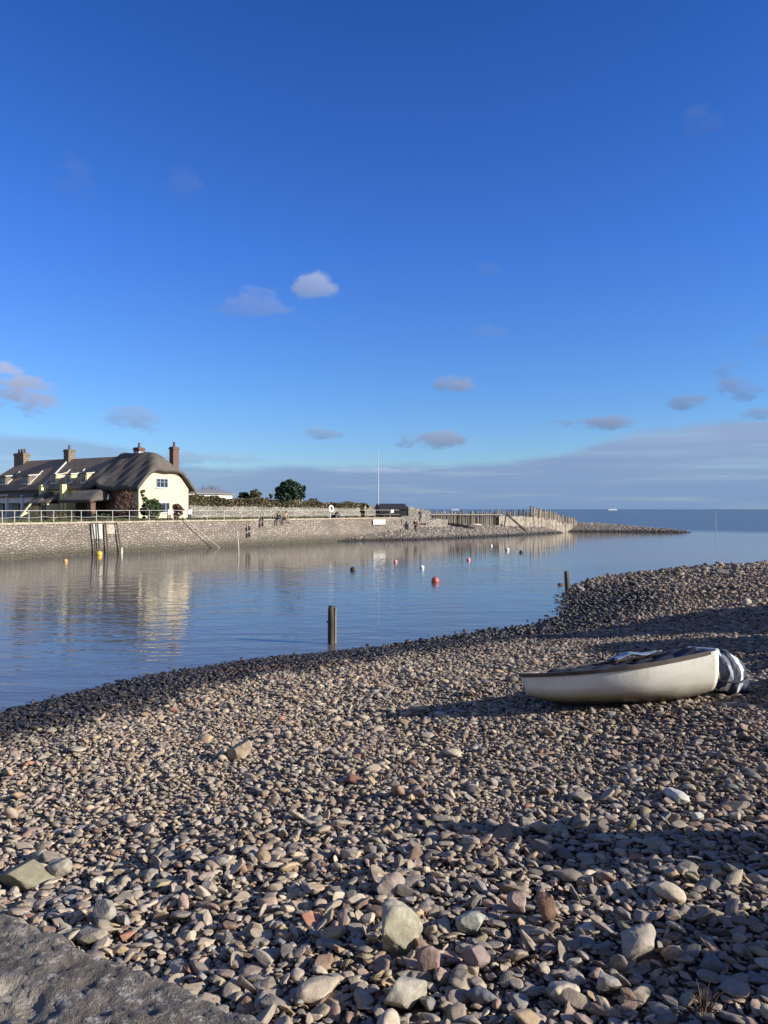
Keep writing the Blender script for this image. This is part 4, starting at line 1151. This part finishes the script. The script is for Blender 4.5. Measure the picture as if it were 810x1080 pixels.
# ------------------------------------------------------------------ people (far off, about a dozen pixels tall)
def skin_mesh(name, J, E, m, parent):
    me = bpy.data.meshes.new(name); keys = list(J); me.from_pydata([J[k][0] for k in keys], [(keys.index(a), keys.index(b)) for a, b in E], [])
    o = bpy.data.objects.new(name, me); COL.objects.link(o)
    o.modifiers.new('Skin', 'SKIN'); s = o.modifiers.new('Sub', 'SUBSURF'); s.levels = s.render_levels = 2
    for i, k in enumerate(keys):
        v = me.skin_vertices[0].data[i]; r = J[k][1]; v.radius = r if isinstance(r, tuple) else (r, r); v.use_root = (i == 0)
    dg = bpy.context.evaluated_depsgraph_get(); dg.update()
    nm = bpy.data.meshes.new_from_object(o.evaluated_get(dg)); o.modifiers.clear(); o.data = nm; nm.name = name
    nm.materials.clear(); nm.materials.append(m); nm.polygons.foreach_set('use_smooth', [True] * len(nm.polygons))
    o.parent = parent; return o

def person(loc, rz, label, jacket, trousers, sit=False, scale=1.0, lean=0.0):
    e = empty('person', loc, rz, label, 'person'); e.scale = (scale,) * 3
    if not sit:
        hip, kn, an, toe = .92, .50, .08, .05
        J = {'pelvis': ((0, 0, hip), .125), 'waist': ((0, 0, 1.1), .12), 'chest': ((0, lean * .1, 1.32), (.16, .12)), 'neck': ((0, lean * .15, 1.50), .055), 'head': ((0, -.02 + lean * .2, 1.62), .085), 'crown': ((0, lean * .2, 1.70), .075)}
        for sx, n in ((-1, 'l'), (1, 'r')):
            J.update({'hip' + n: ((sx * .09, 0, .86), .09), 'knee' + n: ((sx * .11, -.02, kn), .062), 'ankle' + n: ((sx * .12, .02, an), .045), 'toe' + n: ((sx * .14, -.14, .035), .035)})
            J.update({'sh' + n: ((sx * .19, 0, 1.40), .065), 'el' + n: ((sx * .25, .03, 1.14), .045), 'wr' + n: ((sx * .24, -.07, .92), .032), 'hand' + n: ((sx * .235, -.09, .83), .035)})
    else:
        J = {'pelvis': ((0, 0, .10), .13), 'waist': ((0, -.02, .26), .12), 'chest': ((0, -.10, .48), (.16, .12)), 'neck': ((0, -.15, .64), .055), 'head': ((0, -.20, .74), .085), 'crown': ((0, -.20, .82), .075)}
        for sx, n in ((-1, 'l'), (1, 'r')):
            J.update({'hip' + n: ((sx * .10, -.05, .09), .09), 'knee' + n: ((sx * .13, -.46, .08), .065), 'ankle' + n: ((sx * .13, -.48, -.36), .045), 'toe' + n: ((sx * .14, -.62, -.42), .035)})
            J.update({'sh' + n: ((sx * .19, -.10, .56), .065), 'el' + n: ((sx * .27, -.14, .30), .045), 'wr' + n: ((sx * .20, -.34, .18), .032), 'hand' + n: ((sx * .17, -.42, .16), .035)})
    E = [('pelvis', 'waist'), ('waist', 'chest'), ('chest', 'neck'), ('neck', 'head'), ('head', 'crown')]
    T = []; Jk = []
    for n in 'lr':
        T += [('pelvis', 'hip' + n), ('hip' + n, 'knee' + n), ('knee' + n, 'ankle' + n)]; E += [('ankle' + n, 'toe' + n)]
        Jk += [('chest', 'sh' + n), ('sh' + n, 'el' + n), ('el' + n, 'wr' + n)]; E += [('wr' + n, 'hand' + n)]
    skin_mesh('body', J, E + T + Jk, M['skin'], e)
    big = lambda ks, g: {k: (J[k][0], tuple(q + g for q in J[k][1]) if isinstance(J[k][1], tuple) else J[k][1] + g) for k in ks}
    skin_mesh('trousers', big(['pelvis', 'hipl', 'hipr', 'kneel', 'kneer', 'anklel', 'ankler'], .02), T, trousers, e)
    skin_mesh('jacket', big(['chest', 'waist', 'pelvis', 'shl', 'shr', 'ell', 'elr', 'wrl', 'wrr'], .028), [('pelvis', 'waist'), ('waist', 'chest')] + Jk, jacket, e)
    hd = J['head'][0]; cr = J['crown'][0]
    MB().lathe((cr[0], cr[1] + .015, cr[2] - .03), [(.095, -.06), (.10, 0), (.085, .06), (.04, .10)], 12).build('hair', M['hair'], e, True)
    for n in 'lr':
        t = J['toe' + n][0]; MB().box(t[0] - .05, t[0] + .05, t[1] - .06, t[1] + .20, t[2] - .045, t[2] + .05).build('shoe', M['black'], e, bevel=.015)
    return e
q = at_d(438, 558, 100.5); z = float(bank_h([(q[0], q[1])])[0])
person((q[0], q[1], z), .5, 'person in black clothes standing on the shingle below the end of the quay', M['cloth_black'], M['cloth_black'])
p, a = quay_frame(293.5, .12); person(p, a + .1, 'person in dark top and jeans sitting on the quay edge with legs hanging down', M['cloth_black'], M['denim'], True)
p, a = quay_frame(301.5, .12); person(p, a - .2, 'person in tan clothes sitting on the quay edge beside one in dark clothes', M['tan'], M['tan'], True)
p, a = quay_frame(391.5, 1.2); person(p, a + .4, 'person in a tan coat standing on the quay left of the black hut', M['tan'], M['tan'], scale=.98)
q = at_d(443.5, 545, 102.6); person((q[0], q[1], 2.25), -.2, 'person in grey coat standing behind the low wall right of the black hut', M['grey_cloth'], M['grey_cloth'])


# ------------------------------------------------------------------ dinghy on the beach
bowp = ground_hit(566, 741); stp = ground_hit(752, 727)
BL = math.hypot(stp[0] - bowp[0], stp[1] - bowp[1]) * .965
def hull_dims(s):
    """s: 0 bow .. 1 stern -> half beam, keel z, sheer z, stem rake"""
    b = .60 * (math.sin(min(1, s / .62) * PI / 2) ** .62) * (1 - .20 * max(0, (s - .55) / .45) ** 1.6) + .015
    keel = .15 * max(0, 1 - s / .22) ** 1.6 + .13 * max(0, (s - .72) / .28) ** 1.5
    sheer = .43 + .10 * s + .17 * s ** 2
    return b, keel, sheer
def hull_pt(s, t, side, inset=0.0):
    b, k, z = hull_dims(s); b = max(b - inset, .004); k += inset
    ph = t * PI / 2
    y = b * math.sin(ph) ** .72; zz = k + (z - k) * (1 - math.cos(ph)) ** .95
    rake = (-.15 * (1 - s) ** 6) * ((zz - .1) / .4)
    return (-BL / 2 + BL * s + rake + inset * (1 if s < .1 else (-1 if s > .95 else 0)), side * y, zz)
def hull_shell(inset, name, m, parent, flip=False, ts=14, ns=44):
    V = []; fs = []
    ss_ = [i / ns for i in range(ns + 1)]
    row = 2 * ts + 1
    for s in ss_:
        for j in range(-ts, ts + 1): V.append(hull_pt(s, abs(j) / ts, -1 if j < 0 else 1, inset))
    for i in range(ns):
        for j in range(row - 1): fs.append((i * row + j, i * row + j + 1, (i + 1) * row + j + 1, (i + 1) * row + j))
    fs.append(tuple(ns * row + j for j in range(row)))
    return mesh_obj(name, V, fs, m, parent, True)

def dinghy(loc, yaw, label, m_hull, cover=True, heel=math.radians(-9), pitch=0.0):
    e = empty('dinghy', loc, 0, label, 'boat'); e.rotation_euler = Euler((heel, pitch, yaw))
    h = hull_shell(0, 'hull', m_hull, e)
    bm = bmesh.new(); bm.from_mesh(h.data); bmesh.ops.recalc_face_normals(bm, faces=bm.faces); bm.to_mesh(h.data); bm.free()
    for p_ in h.data.polygons: p_.use_smooth = len(p_.vertices) == 4
    i_ = hull_shell(.035, 'inner_skin', plain('boat_inside', (.30, .30, .28), .7, .3, 4, .005), e)
    for side in (-1, 1):
        g = MB(); prev = None; vs = []; fs = []
        N = 44
        for i in range(N + 1):
            s = i / N * .955
            x, y, z = hull_pt(s, 1, side); o_ = .024 * side; q_ = .05 * side
            vs += [(x, y + o_, z + .018), (x, y - q_, z + .018), (x, y - q_, z - .012), (x, y + o_ * .95, z - .034)]
        for i in range(N):
            for k in range(4): fs.append((i * 4 + k, (i + 1) * 4 + k, (i + 1) * 4 + (k + 1) % 4, i * 4 + (k + 1) % 4))
        fs += [(0, 1, 2, 3), tuple(N * 4 + k for k in (3, 2, 1, 0))]
        g.add(vs, fs).build('gunwale', M['gunwale'], e)
    b, k, z = hull_dims(1)
    MB().box(BL / 2 - .03, BL / 2 + .012, -b * .98, b * .98, z - .09, z + .02).build('transom_cap', m_hull, e, bevel=.006)
    for s in (.38, .70):
        b, k, z = hull_dims(s); x = -BL / 2 + BL * s; MB().box(x - .11, x + .11, -b + .05, b - .05, z - .17, z - .14).build('thwart', M['gunwale'], e, bevel=.005)
    MB().box(-BL / 2 + .3, BL / 2 - .35, -.022, .022, -.035, .01).build('keel', m_hull, e, bevel=.008)
    return e
cx_, cy_ = (bowp[0] + stp[0]) / 2 - .24, (bowp[1] + stp[1]) / 2 - .50
yaw = math.atan2(stp[1] - bowp[1], stp[0] - bowp[0])
gz = min(bh(cx_ + k * math.cos(yaw), cy_ + k * math.sin(yaw)) for k in (-.6, 0, .6))
BOAT_LOC = Vector((cx_, cy_, gz + .06))
print('boat', BOAT_LOC, math.degrees(yaw), bowp, stp)
boat = dinghy(BOAT_LOC, yaw, 'white open rowing boat with dark gunwale beached on the shingle at right', M['hull'], pitch=math.radians(-2.0))
# cover lying in the boat
bpy.context.view_layer.update()
MW = Matrix.Translation(boat.location) @ boat.rotation_euler.to_matrix().to_4x4()
V = []; fs = []; N1, N2 = 50, 18
for i in range(N1 + 1):
    s = .12 + .83 * i / N1; b, k, z = hull_dims(s)
    for j in range(N2 + 1):
        v_ = -1 + 2 * j / N2; y = v_ * (b - .055)
        zz = z - .10 + .10 * (1 - v_ * v_) + .025 * math.sin(9 * s + 3 * v_) + .018 * math.sin(23 * s + 7 * v_) + .012 * math.sin(41 * s - 9 * v_)
        V.append(tuple(MW @ Vector((-BL / 2 + BL * s, y, zz))))
for i in range(N1):
    for j in range(N2): q = i * (N2 + 1) + j; fs.append((q, q + 1, q + N2 + 2, q + N2 + 1))
o = mesh_obj('boat_cover', V, fs, M['navy_cloth'], None, True); tag(o, 'dark rumpled cloth cover lying inside the white rowing boat', 'boat cover')
md = o.modifiers.new('thick', 'SOLIDIFY'); md.thickness = .012
V = []; fs = []
for i in range(21):
    s = .50 + .26 * i / 20; b, k, z = hull_dims(s)
    for j in range(9):
        v_ = -.1 + .95 * j / 8; y = v_ * (b - .03)
        zz = z + .01 + .07 * (1 - v_ * v_) + .05 * math.exp(-((s - .6) / .05) ** 2) * (1 - abs(v_ - .5)) + .015 * math.sin(37 * s + 11 * v_)
        V.append(tuple(MW @ Vector((-BL / 2 + BL * s, y, zz))))
for i in range(20):
    for j in range(8): q = i * 9 + j; fs.append((q, q + 1, q + 10, q + 9))
o = mesh_obj('plastic_sheet', V, fs, M['pale_cloth'], None, True); tag(o, 'pale blue crumpled plastic sheet on top of the dark boat cover', 'sheet')
md = o.modifiers.new('thick', 'SOLIDIFY'); md.thickness = .006
# striped cloth bundle over the stern
V = []; UVs = []; fs = []; N1, N2 = 40, 44
for i in range(N1 + 1):
    th = PI * i / N1
    for j in range(N2 + 1):
        ph = 2 * PI * j / N2
        f = 1 + .05 * math.sin(5 * ph + 2 * th) + .035 * math.sin(11 * ph - 3 * th) + .03 * math.sin(7 * th + ph)
        x = .27 * math.sin(th) * math.cos(ph) * f; y = .25 * math.sin(th) * math.sin(ph) * f; z = .31 * math.cos(th) * f
        x += .12 * math.cos(th * .9) * -.8 + .04
        V.append((x, y, z))
        UVs.append((math.hypot(x * 1.15 + .35, z * .9 - .05) * 1.5 + .08 * y, ph * .2 + th * .4))
for i in range(N1):
    for j in range(N2): q = i * (N2 + 1) + j; fs.append((q, q + N2 + 1, q + N2 + 2, q + 1))
sx, sy, sz = MW @ Vector((BL / 2 + .25, 0, .36))
o = mesh_obj('striped_cloth_bundle', V, fs, M['stripe'], None, True, loc=(sx, sy, sz)); uv = o.data.uv_layers.new(name='UVMap')
for l in o.data.loops: uv.data[l.index].uv = UVs[l.vertex_index]
tag(o, 'navy and white striped cloth bundle hanging over the rowing boat stern', 'cloth')
MB().tube([(.02 + .33 * math.cos(t), .31 * math.sin(t), -.02 + .04 * math.cos(2 * t)) for t in np.linspace(0, 2 * PI, 26)], .010, 5).build('cord', M['black'], o)

# dry weed tuft at the lower right edge
g = ground_hit(742, 1072); e = empty('weed_tuft', g, 0, 'small dry weed tuft growing among the pebbles at the lower right edge', 'plant'); mb = MB(); r = random.Random(4)
for k in range(26):
    a = r.uniform(0, 6.3); q = r.uniform(.02, .13); h = r.uniform(.05, .17)
    mb.tube([(q * .2 * math.cos(a), q * .2 * math.sin(a), -.01), (q * .6 * math.cos(a), q * .6 * math.sin(a), h * .7), (q * math.cos(a), q * math.sin(a), h)], [.003, .0025, .001], 4)
mb.build('stems', M['weed'], e)


def vnoise(P, f, seed):
    q = np.asarray(P) * f + 1000.0; i = np.floor(q).astype(int); t = q - i; t = t * t * (3 - 2 * t)
    h = lambda a, b: np.modf(np.abs(np.sin(a * 127.1 + b * 311.7 + seed * 74.7) * 43758.5453))[0]
    x0, y0 = i[:, 0], i[:, 1]
    return ((h(x0, y0) * (1 - t[:, 0]) + h(x0 + 1, y0) * t[:, 0]) * (1 - t[:, 1]) + (h(x0, y0 + 1) * (1 - t[:, 0]) + h(x0 + 1, y0 + 1) * t[:, 0]) * t[:, 1]) - .5
# ------------------------------------------------------------------ foreground parapet
e = empty('stone_parapet', (0, 0, 0), 0, 'dark weathered stone parapet top across the lower left corner', 'wall')
PA = np.array(at_z(0, 953, 3.0)[:2]); PB = np.array(at_z(296, 1082, 3.0)[:2]); dd = (PB - PA) / np.hypot(*(PB - PA)); nr = np.array([dd[1], -dd[0]])   # nr points back to the camera
if nr[1] > 0: nr = -nr
s0, s1 = -1.6, 2.2; NS, NW = 300, 96; Wd = .62
sg = np.linspace(s0, s1, NS); wg = np.linspace(0, Wd, NW); SG, WG = np.meshgrid(sg, wg); sf, wf = SG.ravel(), WG.ravel(); Q = np.stack([sf, wf], 1)
edge = .03 * vnoise(Q * np.array([1, 0]), 9, 31) + .022 * vnoise(Q * np.array([1, 0]), 33, 32)
z = 3.0 + .012 * vnoise(Q, 7, 33) + .012 * vnoise(Q, 22, 34) + .009 * vnoise(Q, 60, 35) + .006 * vnoise(Q, 130, 39)
rough = sm(.15, .24, wf + .10 * vnoise(Q, 8, 36))
z += rough * (.022 * vnoise(Q, 9, 37) + .020 * vnoise(Q, 27, 38) + .016 * vnoise(Q, 70, 41) - .02)
z -= .03 * np.exp(-(wf / .012) ** 1.2)
XY = PA + sf[:, None] * dd + (wf + edge * (1 - sm(0, .12, wf)))[:, None] * nr
V = np.column_stack([XY, z]); ii = (np.arange(NW - 1)[:, None] * NS + np.arange(NS - 1)[None, :]).ravel(); quads = np.stack([ii, ii + NS, ii + NS + 1, ii + 1], 1)
nb = len(V); lo = V.copy()[:NS]; lo[:, 2] = 1.4; lo[:, :2] -= nr * .05; V = np.concatenate([V, lo]); a = np.arange(NS - 1)
quads = np.concatenate([quads, np.stack([a, a + 1, nb + a + 1, nb + a], 1)])
lo2 = V[(NW - 1) * NS:NW * NS].copy(); lo2[:, 2] = 1.4; nb2 = len(V); V = np.concatenate([V, lo2]); b = (NW - 1) * NS + a
quads = np.concatenate([quads, np.stack([b, nb2 + a, nb2 + a + 1, b + 1], 1)])
cc = np.concatenate([rough, np.zeros(2 * NS)]); cc = np.column_stack([cc, cc, cc, np.ones(len(cc))])
o = np_obj('wall_top', V, quads, M['parapet'], cc, True, e)


# ------------------------------------------------------------------ ships on the horizon
def ship(px, d, Lpx, label):
    x = (px - CX) / F * d; L_ = Lpx / F * d; e = empty('ship', (x, d, 0), 0, label, 'ship', 'ships on the horizon')
    hgt = L_ * .10
    MB().prism([(-L_ / 2, hgt * .9), (-L_ / 2 + L_ * .05, -.5), (L_ / 2 - L_ * .02, -.5), (L_ / 2, hgt * .8)], 'y', -L_ * .07, L_ * .07).build('hull', M['hull_ship'], e)
    MB().box(-L_ * .30, L_ * .42, -L_ * .06, L_ * .06, hgt * .8, hgt * 1.35).build('superstructure', M['hull_ship'], e)
    MB().box(L_ * .18, L_ * .26, -L_ * .03, L_ * .03, hgt * 1.35, hgt * 1.75).build('funnel', M['hull_ship'], e)
ship(646, 2600, 10, 'white ship on the horizon at right beyond the shingle spit')
ship(480, 2700, 9, 'small pale ship on the horizon above the timber piles')


# ------------------------------------------------------------------ scrub added out of frame to the right to throw shade into view
SUN_AZ, SUN_EL = math.radians(105), math.radians(20.5)
TS = Vector((math.sin(SUN_AZ) * math.cos(SUN_EL), math.cos(SUN_AZ) * math.cos(SUN_EL), math.sin(SUN_EL)))
def scrub(px, py, back, hgt, W, label, n, leaf, seed):
    """bush whose shadow tip falls on the ground seen at px, py"""
    g = Vector(ground_hit(px, py)); q = g + Vector((TS.x, TS.y, 0)).normalized() * back
    z = bh(q.x, q.y); hh = max(hgt, 0.2)
    e = empty('added_shade_bush', (q.x, q.y, z), 0, label, 'bush', 'scrub added out of frame for its shade'); r = np.random.default_rng(seed); cs = []; rs = []
    for k in range(16):
        rad = W * r.uniform(.16, .26); cs.append((r.uniform(-.5, .5) * (W - rad), r.uniform(-.5, .5) * (W - rad), rad * .6 + r.uniform(0, 1) * (hh - rad * 1.4))); rs.append(rad)
    leaf_mass('leaves', clumps(cs, rs), n, leaf, M['olive'], e, seed)
    t = MB()
    for c in cs[:8]: t.tube([(0, 0, -.1), tuple(np.array(c) * .6), c], [.05, .035, .015], 5)
    t.build('stem', M['bark'], e, True)
scrub(700, 686, 9.5, 3.4, 3.3, 'dense scrub bush added beyond the frame for shade, right of the boat', 11000, .17, 51)
scrub(712, 668, 12.0, 4.4, 4.6, 'tall scrub bush added beyond the frame for shade, farther away', 15000, .18, 52)
scrub(745, 652, 12.5, 4.6, 4.8, 'broad scrub bush added beyond the frame for shade, farthest away', 15000, .18, 53)
scrub(815, 702, 7.5, 2.7, 3.0, 'upright scrub bush added beyond the frame for shade, nearest to the boat', 9000, .15, 57)
scrub(850, 728, 5.5, 2.0, 1.9, 'low spreading scrub bush added beyond the frame for shade, just past the boat stern', 5000, .12, 58)
scrub(545, 884, 2.9, 1.05, .40, 'small rounded scrub bush added out of frame at right for its shadow', 3000, .07, 56)
scrub(660, 904, 2.7, 1.0, .42, 'small ragged scrub bush added out of frame at right for its shadow', 3000, .07, 59)
scrub(755, 1010, 2.2, .85, .8, 'low scrub bush close to the viewer, added out of frame for shade', 2200, .065, 55)
scrub(775, 1060, 2.3, .85, .6, 'thin scrub bush close to the viewer, added out of frame for shade', 1200, .06, 60)


# ------------------------------------------------------------------ sky, sun, camera
w = bpy.data.worlds.new('World'); S.world = w; w.use_nodes = True
class WT(NT):
    def __init__(s, w): s.nt = w.node_tree
t = WT(w); bg = w.node_tree.nodes['Background']
sky = t.n('TexSky', sky_type='NISHITA', sun_disc=False, sun_elevation=SUN_EL, sun_rotation=SUN_AZ, air_density=1.0, dust_density=.3, ozone_density=2.0)
g = t.n('TexCoord').outputs['Generated']
sx, sy, sz = [t.n('SeparateXYZ', {0: g}).outputs[i] for i in range(3)]
az = t.math('ARCTAN2', sx, sy)                       # 0 straight out to sea, positive to the right
hor = t.math('SQRT', t.math('ADD', t.math('MULTIPLY', sx, sx), t.math('MULTIPLY', sy, sy)))
el = t.math('ARCTAN2', sz, hor)
cv = t.n('CombineXYZ', {0: az, 1: el}).outputs[0]
tint = t.ramp(t.rng(el, 0, math.radians(45)), [(0, (.50, .68, .95)), (.173, (.39, .64, 1.07)), (.422, (.27, .56, 1.21)), (.767, (.155, .445, 1.03))])
blue = t.mix(1.0, sky.outputs[0], tint, 'MULTIPLY')
n_big = t.noise(t.mapping(cv, (5, 22, 1)), 1, 6, .6); n_fine = t.noise(t.mapping(cv, (16, 34, 1)), 1, 7, .62); n_str = t.noise(t.mapping(cv, (3, 60, 1)), 1, 5, .55)
# cloud bank low over the sea, its top rising to the right and a little to the left
top = t.math('ADD', t.math('ADD', t.rng(az, .06, .47, .060, .114, True), t.rng(az, -.22, -.40, 0, .028, True)), t.math('MULTIPLY', t.math('SUBTRACT', n_big.outputs[0], .5), .045))
bank = t.rng(t.math('SUBTRACT', top, el), -.003, .012, 0, 1, True)
hole = t.rng(n_str.outputs[0], .52, .68, 1, .6)
bank = t.math('MULTIPLY', t.math('MULTIPLY', bank, t.rng(az, -.10, -.40, 1, .62)), t.math('MULTIPLY', hole, .93))
CB = 1.0
bankcol = t.ramp(t.math('ADD', t.rng(el, 0, .10, .15, .65), t.math('MULTIPLY', t.math('SUBTRACT', n_str.outputs[0], .5), .9)),
                 [(.0, (1.1, 1.85, 3.3)), (.40, (1.5, 2.15, 3.5)), (.68, (1.95, 2.55, 3.8)), (1.0, (2.6, 3.2, 4.3))])
col = t.mix(bank, blue, bankcol)
# broken bright cloud added unseen behind the viewer to neutralise the ambient light
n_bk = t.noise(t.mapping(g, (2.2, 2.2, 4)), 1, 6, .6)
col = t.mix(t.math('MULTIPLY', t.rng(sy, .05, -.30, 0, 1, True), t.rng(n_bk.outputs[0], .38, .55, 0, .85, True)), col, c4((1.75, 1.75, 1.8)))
def pix_dir(px, py):
    x, y, z = ray(px, py); return math.atan2(x, y), math.atan2(z, math.hypot(x, y))
PUFF = [(6, 402, 26, 22, .8, 1.15), (28, 422, 26, 16, .7, 1.05), (332, 303, 28, 18, .70, 1), (262, 320, 52, 20, .34, .85), (481, 403, 26, 14, .85, .85), (14, 412, 40, 30, .9, .95), (140, 442, 34, 18, .55, .8), (640, 446, 56, 9, .75, .68), (725, 424, 22, 11, .6, .62),
        (785, 408, 30, 14, .55, .62), (765, 390, 22, 9, .45, .62), (800, 436, 20, 8, .5, .62), (455, 464, 44, 12, .75, .72), (190, 194, 22, 22, .14, .6), (80, 190, 24, 22, .10, .6), (740, 128, 26, 14, .14, .5), (512, 284, 20, 10, .16, .6),
        (514, 350, 34, 9, .14, .7), (344, 458, 26, 7, .5, .72), (810, 360, 14, 9, .15, .6), (400, 497, 90, 4, .6, 1.15), (200, 483, 90, 9, .45, .85)]
for (px, py, rx, ry, op, br) in PUFF:
    a0, e0 = pix_dir(px, py); rx /= F; ry /= F
    ux = t.math('DIVIDE', t.math('SUBTRACT', az, a0), rx); uy = t.math('DIVIDE', t.math('SUBTRACT', el, e0), ry)
    d2 = t.math('ADD', t.math('MULTIPLY', ux, ux), t.math('MULTIPLY', uy, uy))
    dd_ = t.math('ADD', d2, t.math('MULTIPLY', t.math('SUBTRACT', .54, n_fine.outputs[0]), 4.2))
    mk = t.math('MULTIPLY', t.rng(dd_, .1, 1.0, 1, 0, True), t.math('MULTIPLY', t.rng(d2, 1.0, 2.6, 1, 0, True), op))
    lit = t.rng(t.math('ADD', t.math('MULTIPLY', ux, .35), uy), -.8, .9)
    cc = t.mix(lit, c4((1.35 * br, 1.9 * br, 3.2 * br)), c4((3.1 * br, 3.4 * br, 4.5 * br)))
    col = t.mix(mk, col, cc)
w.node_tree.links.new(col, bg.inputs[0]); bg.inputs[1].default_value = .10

sd = bpy.data.lights.new('sun', 'SUN'); sd.energy = 4.7; sd.angle = math.radians(.53); sd.color = (1.0, .92, .80)
so = bpy.data.objects.new('sun', sd); COL.objects.link(so); so.rotation_euler = TS.to_track_quat('Z', 'Y').to_euler()

cd = bpy.data.cameras.new('camera'); co = bpy.data.objects.new('camera', cd); COL.objects.link(co); S.camera = co
co.location = (0, 0, CAMZ); cd.sensor_fit = 'VERTICAL'; cd.sensor_height = 24; cd.lens = F / 1080 * 24; cd.clip_start = .05; cd.clip_end = 100000
co.rotation_euler = (math.radians(90) - math.atan((540 - HY) / F), 0, 0)
S.view_settings.view_transform = 'Standard'; S.view_settings.look = 'None'; S.view_settings.exposure = .70; S.view_settings.gamma = 1
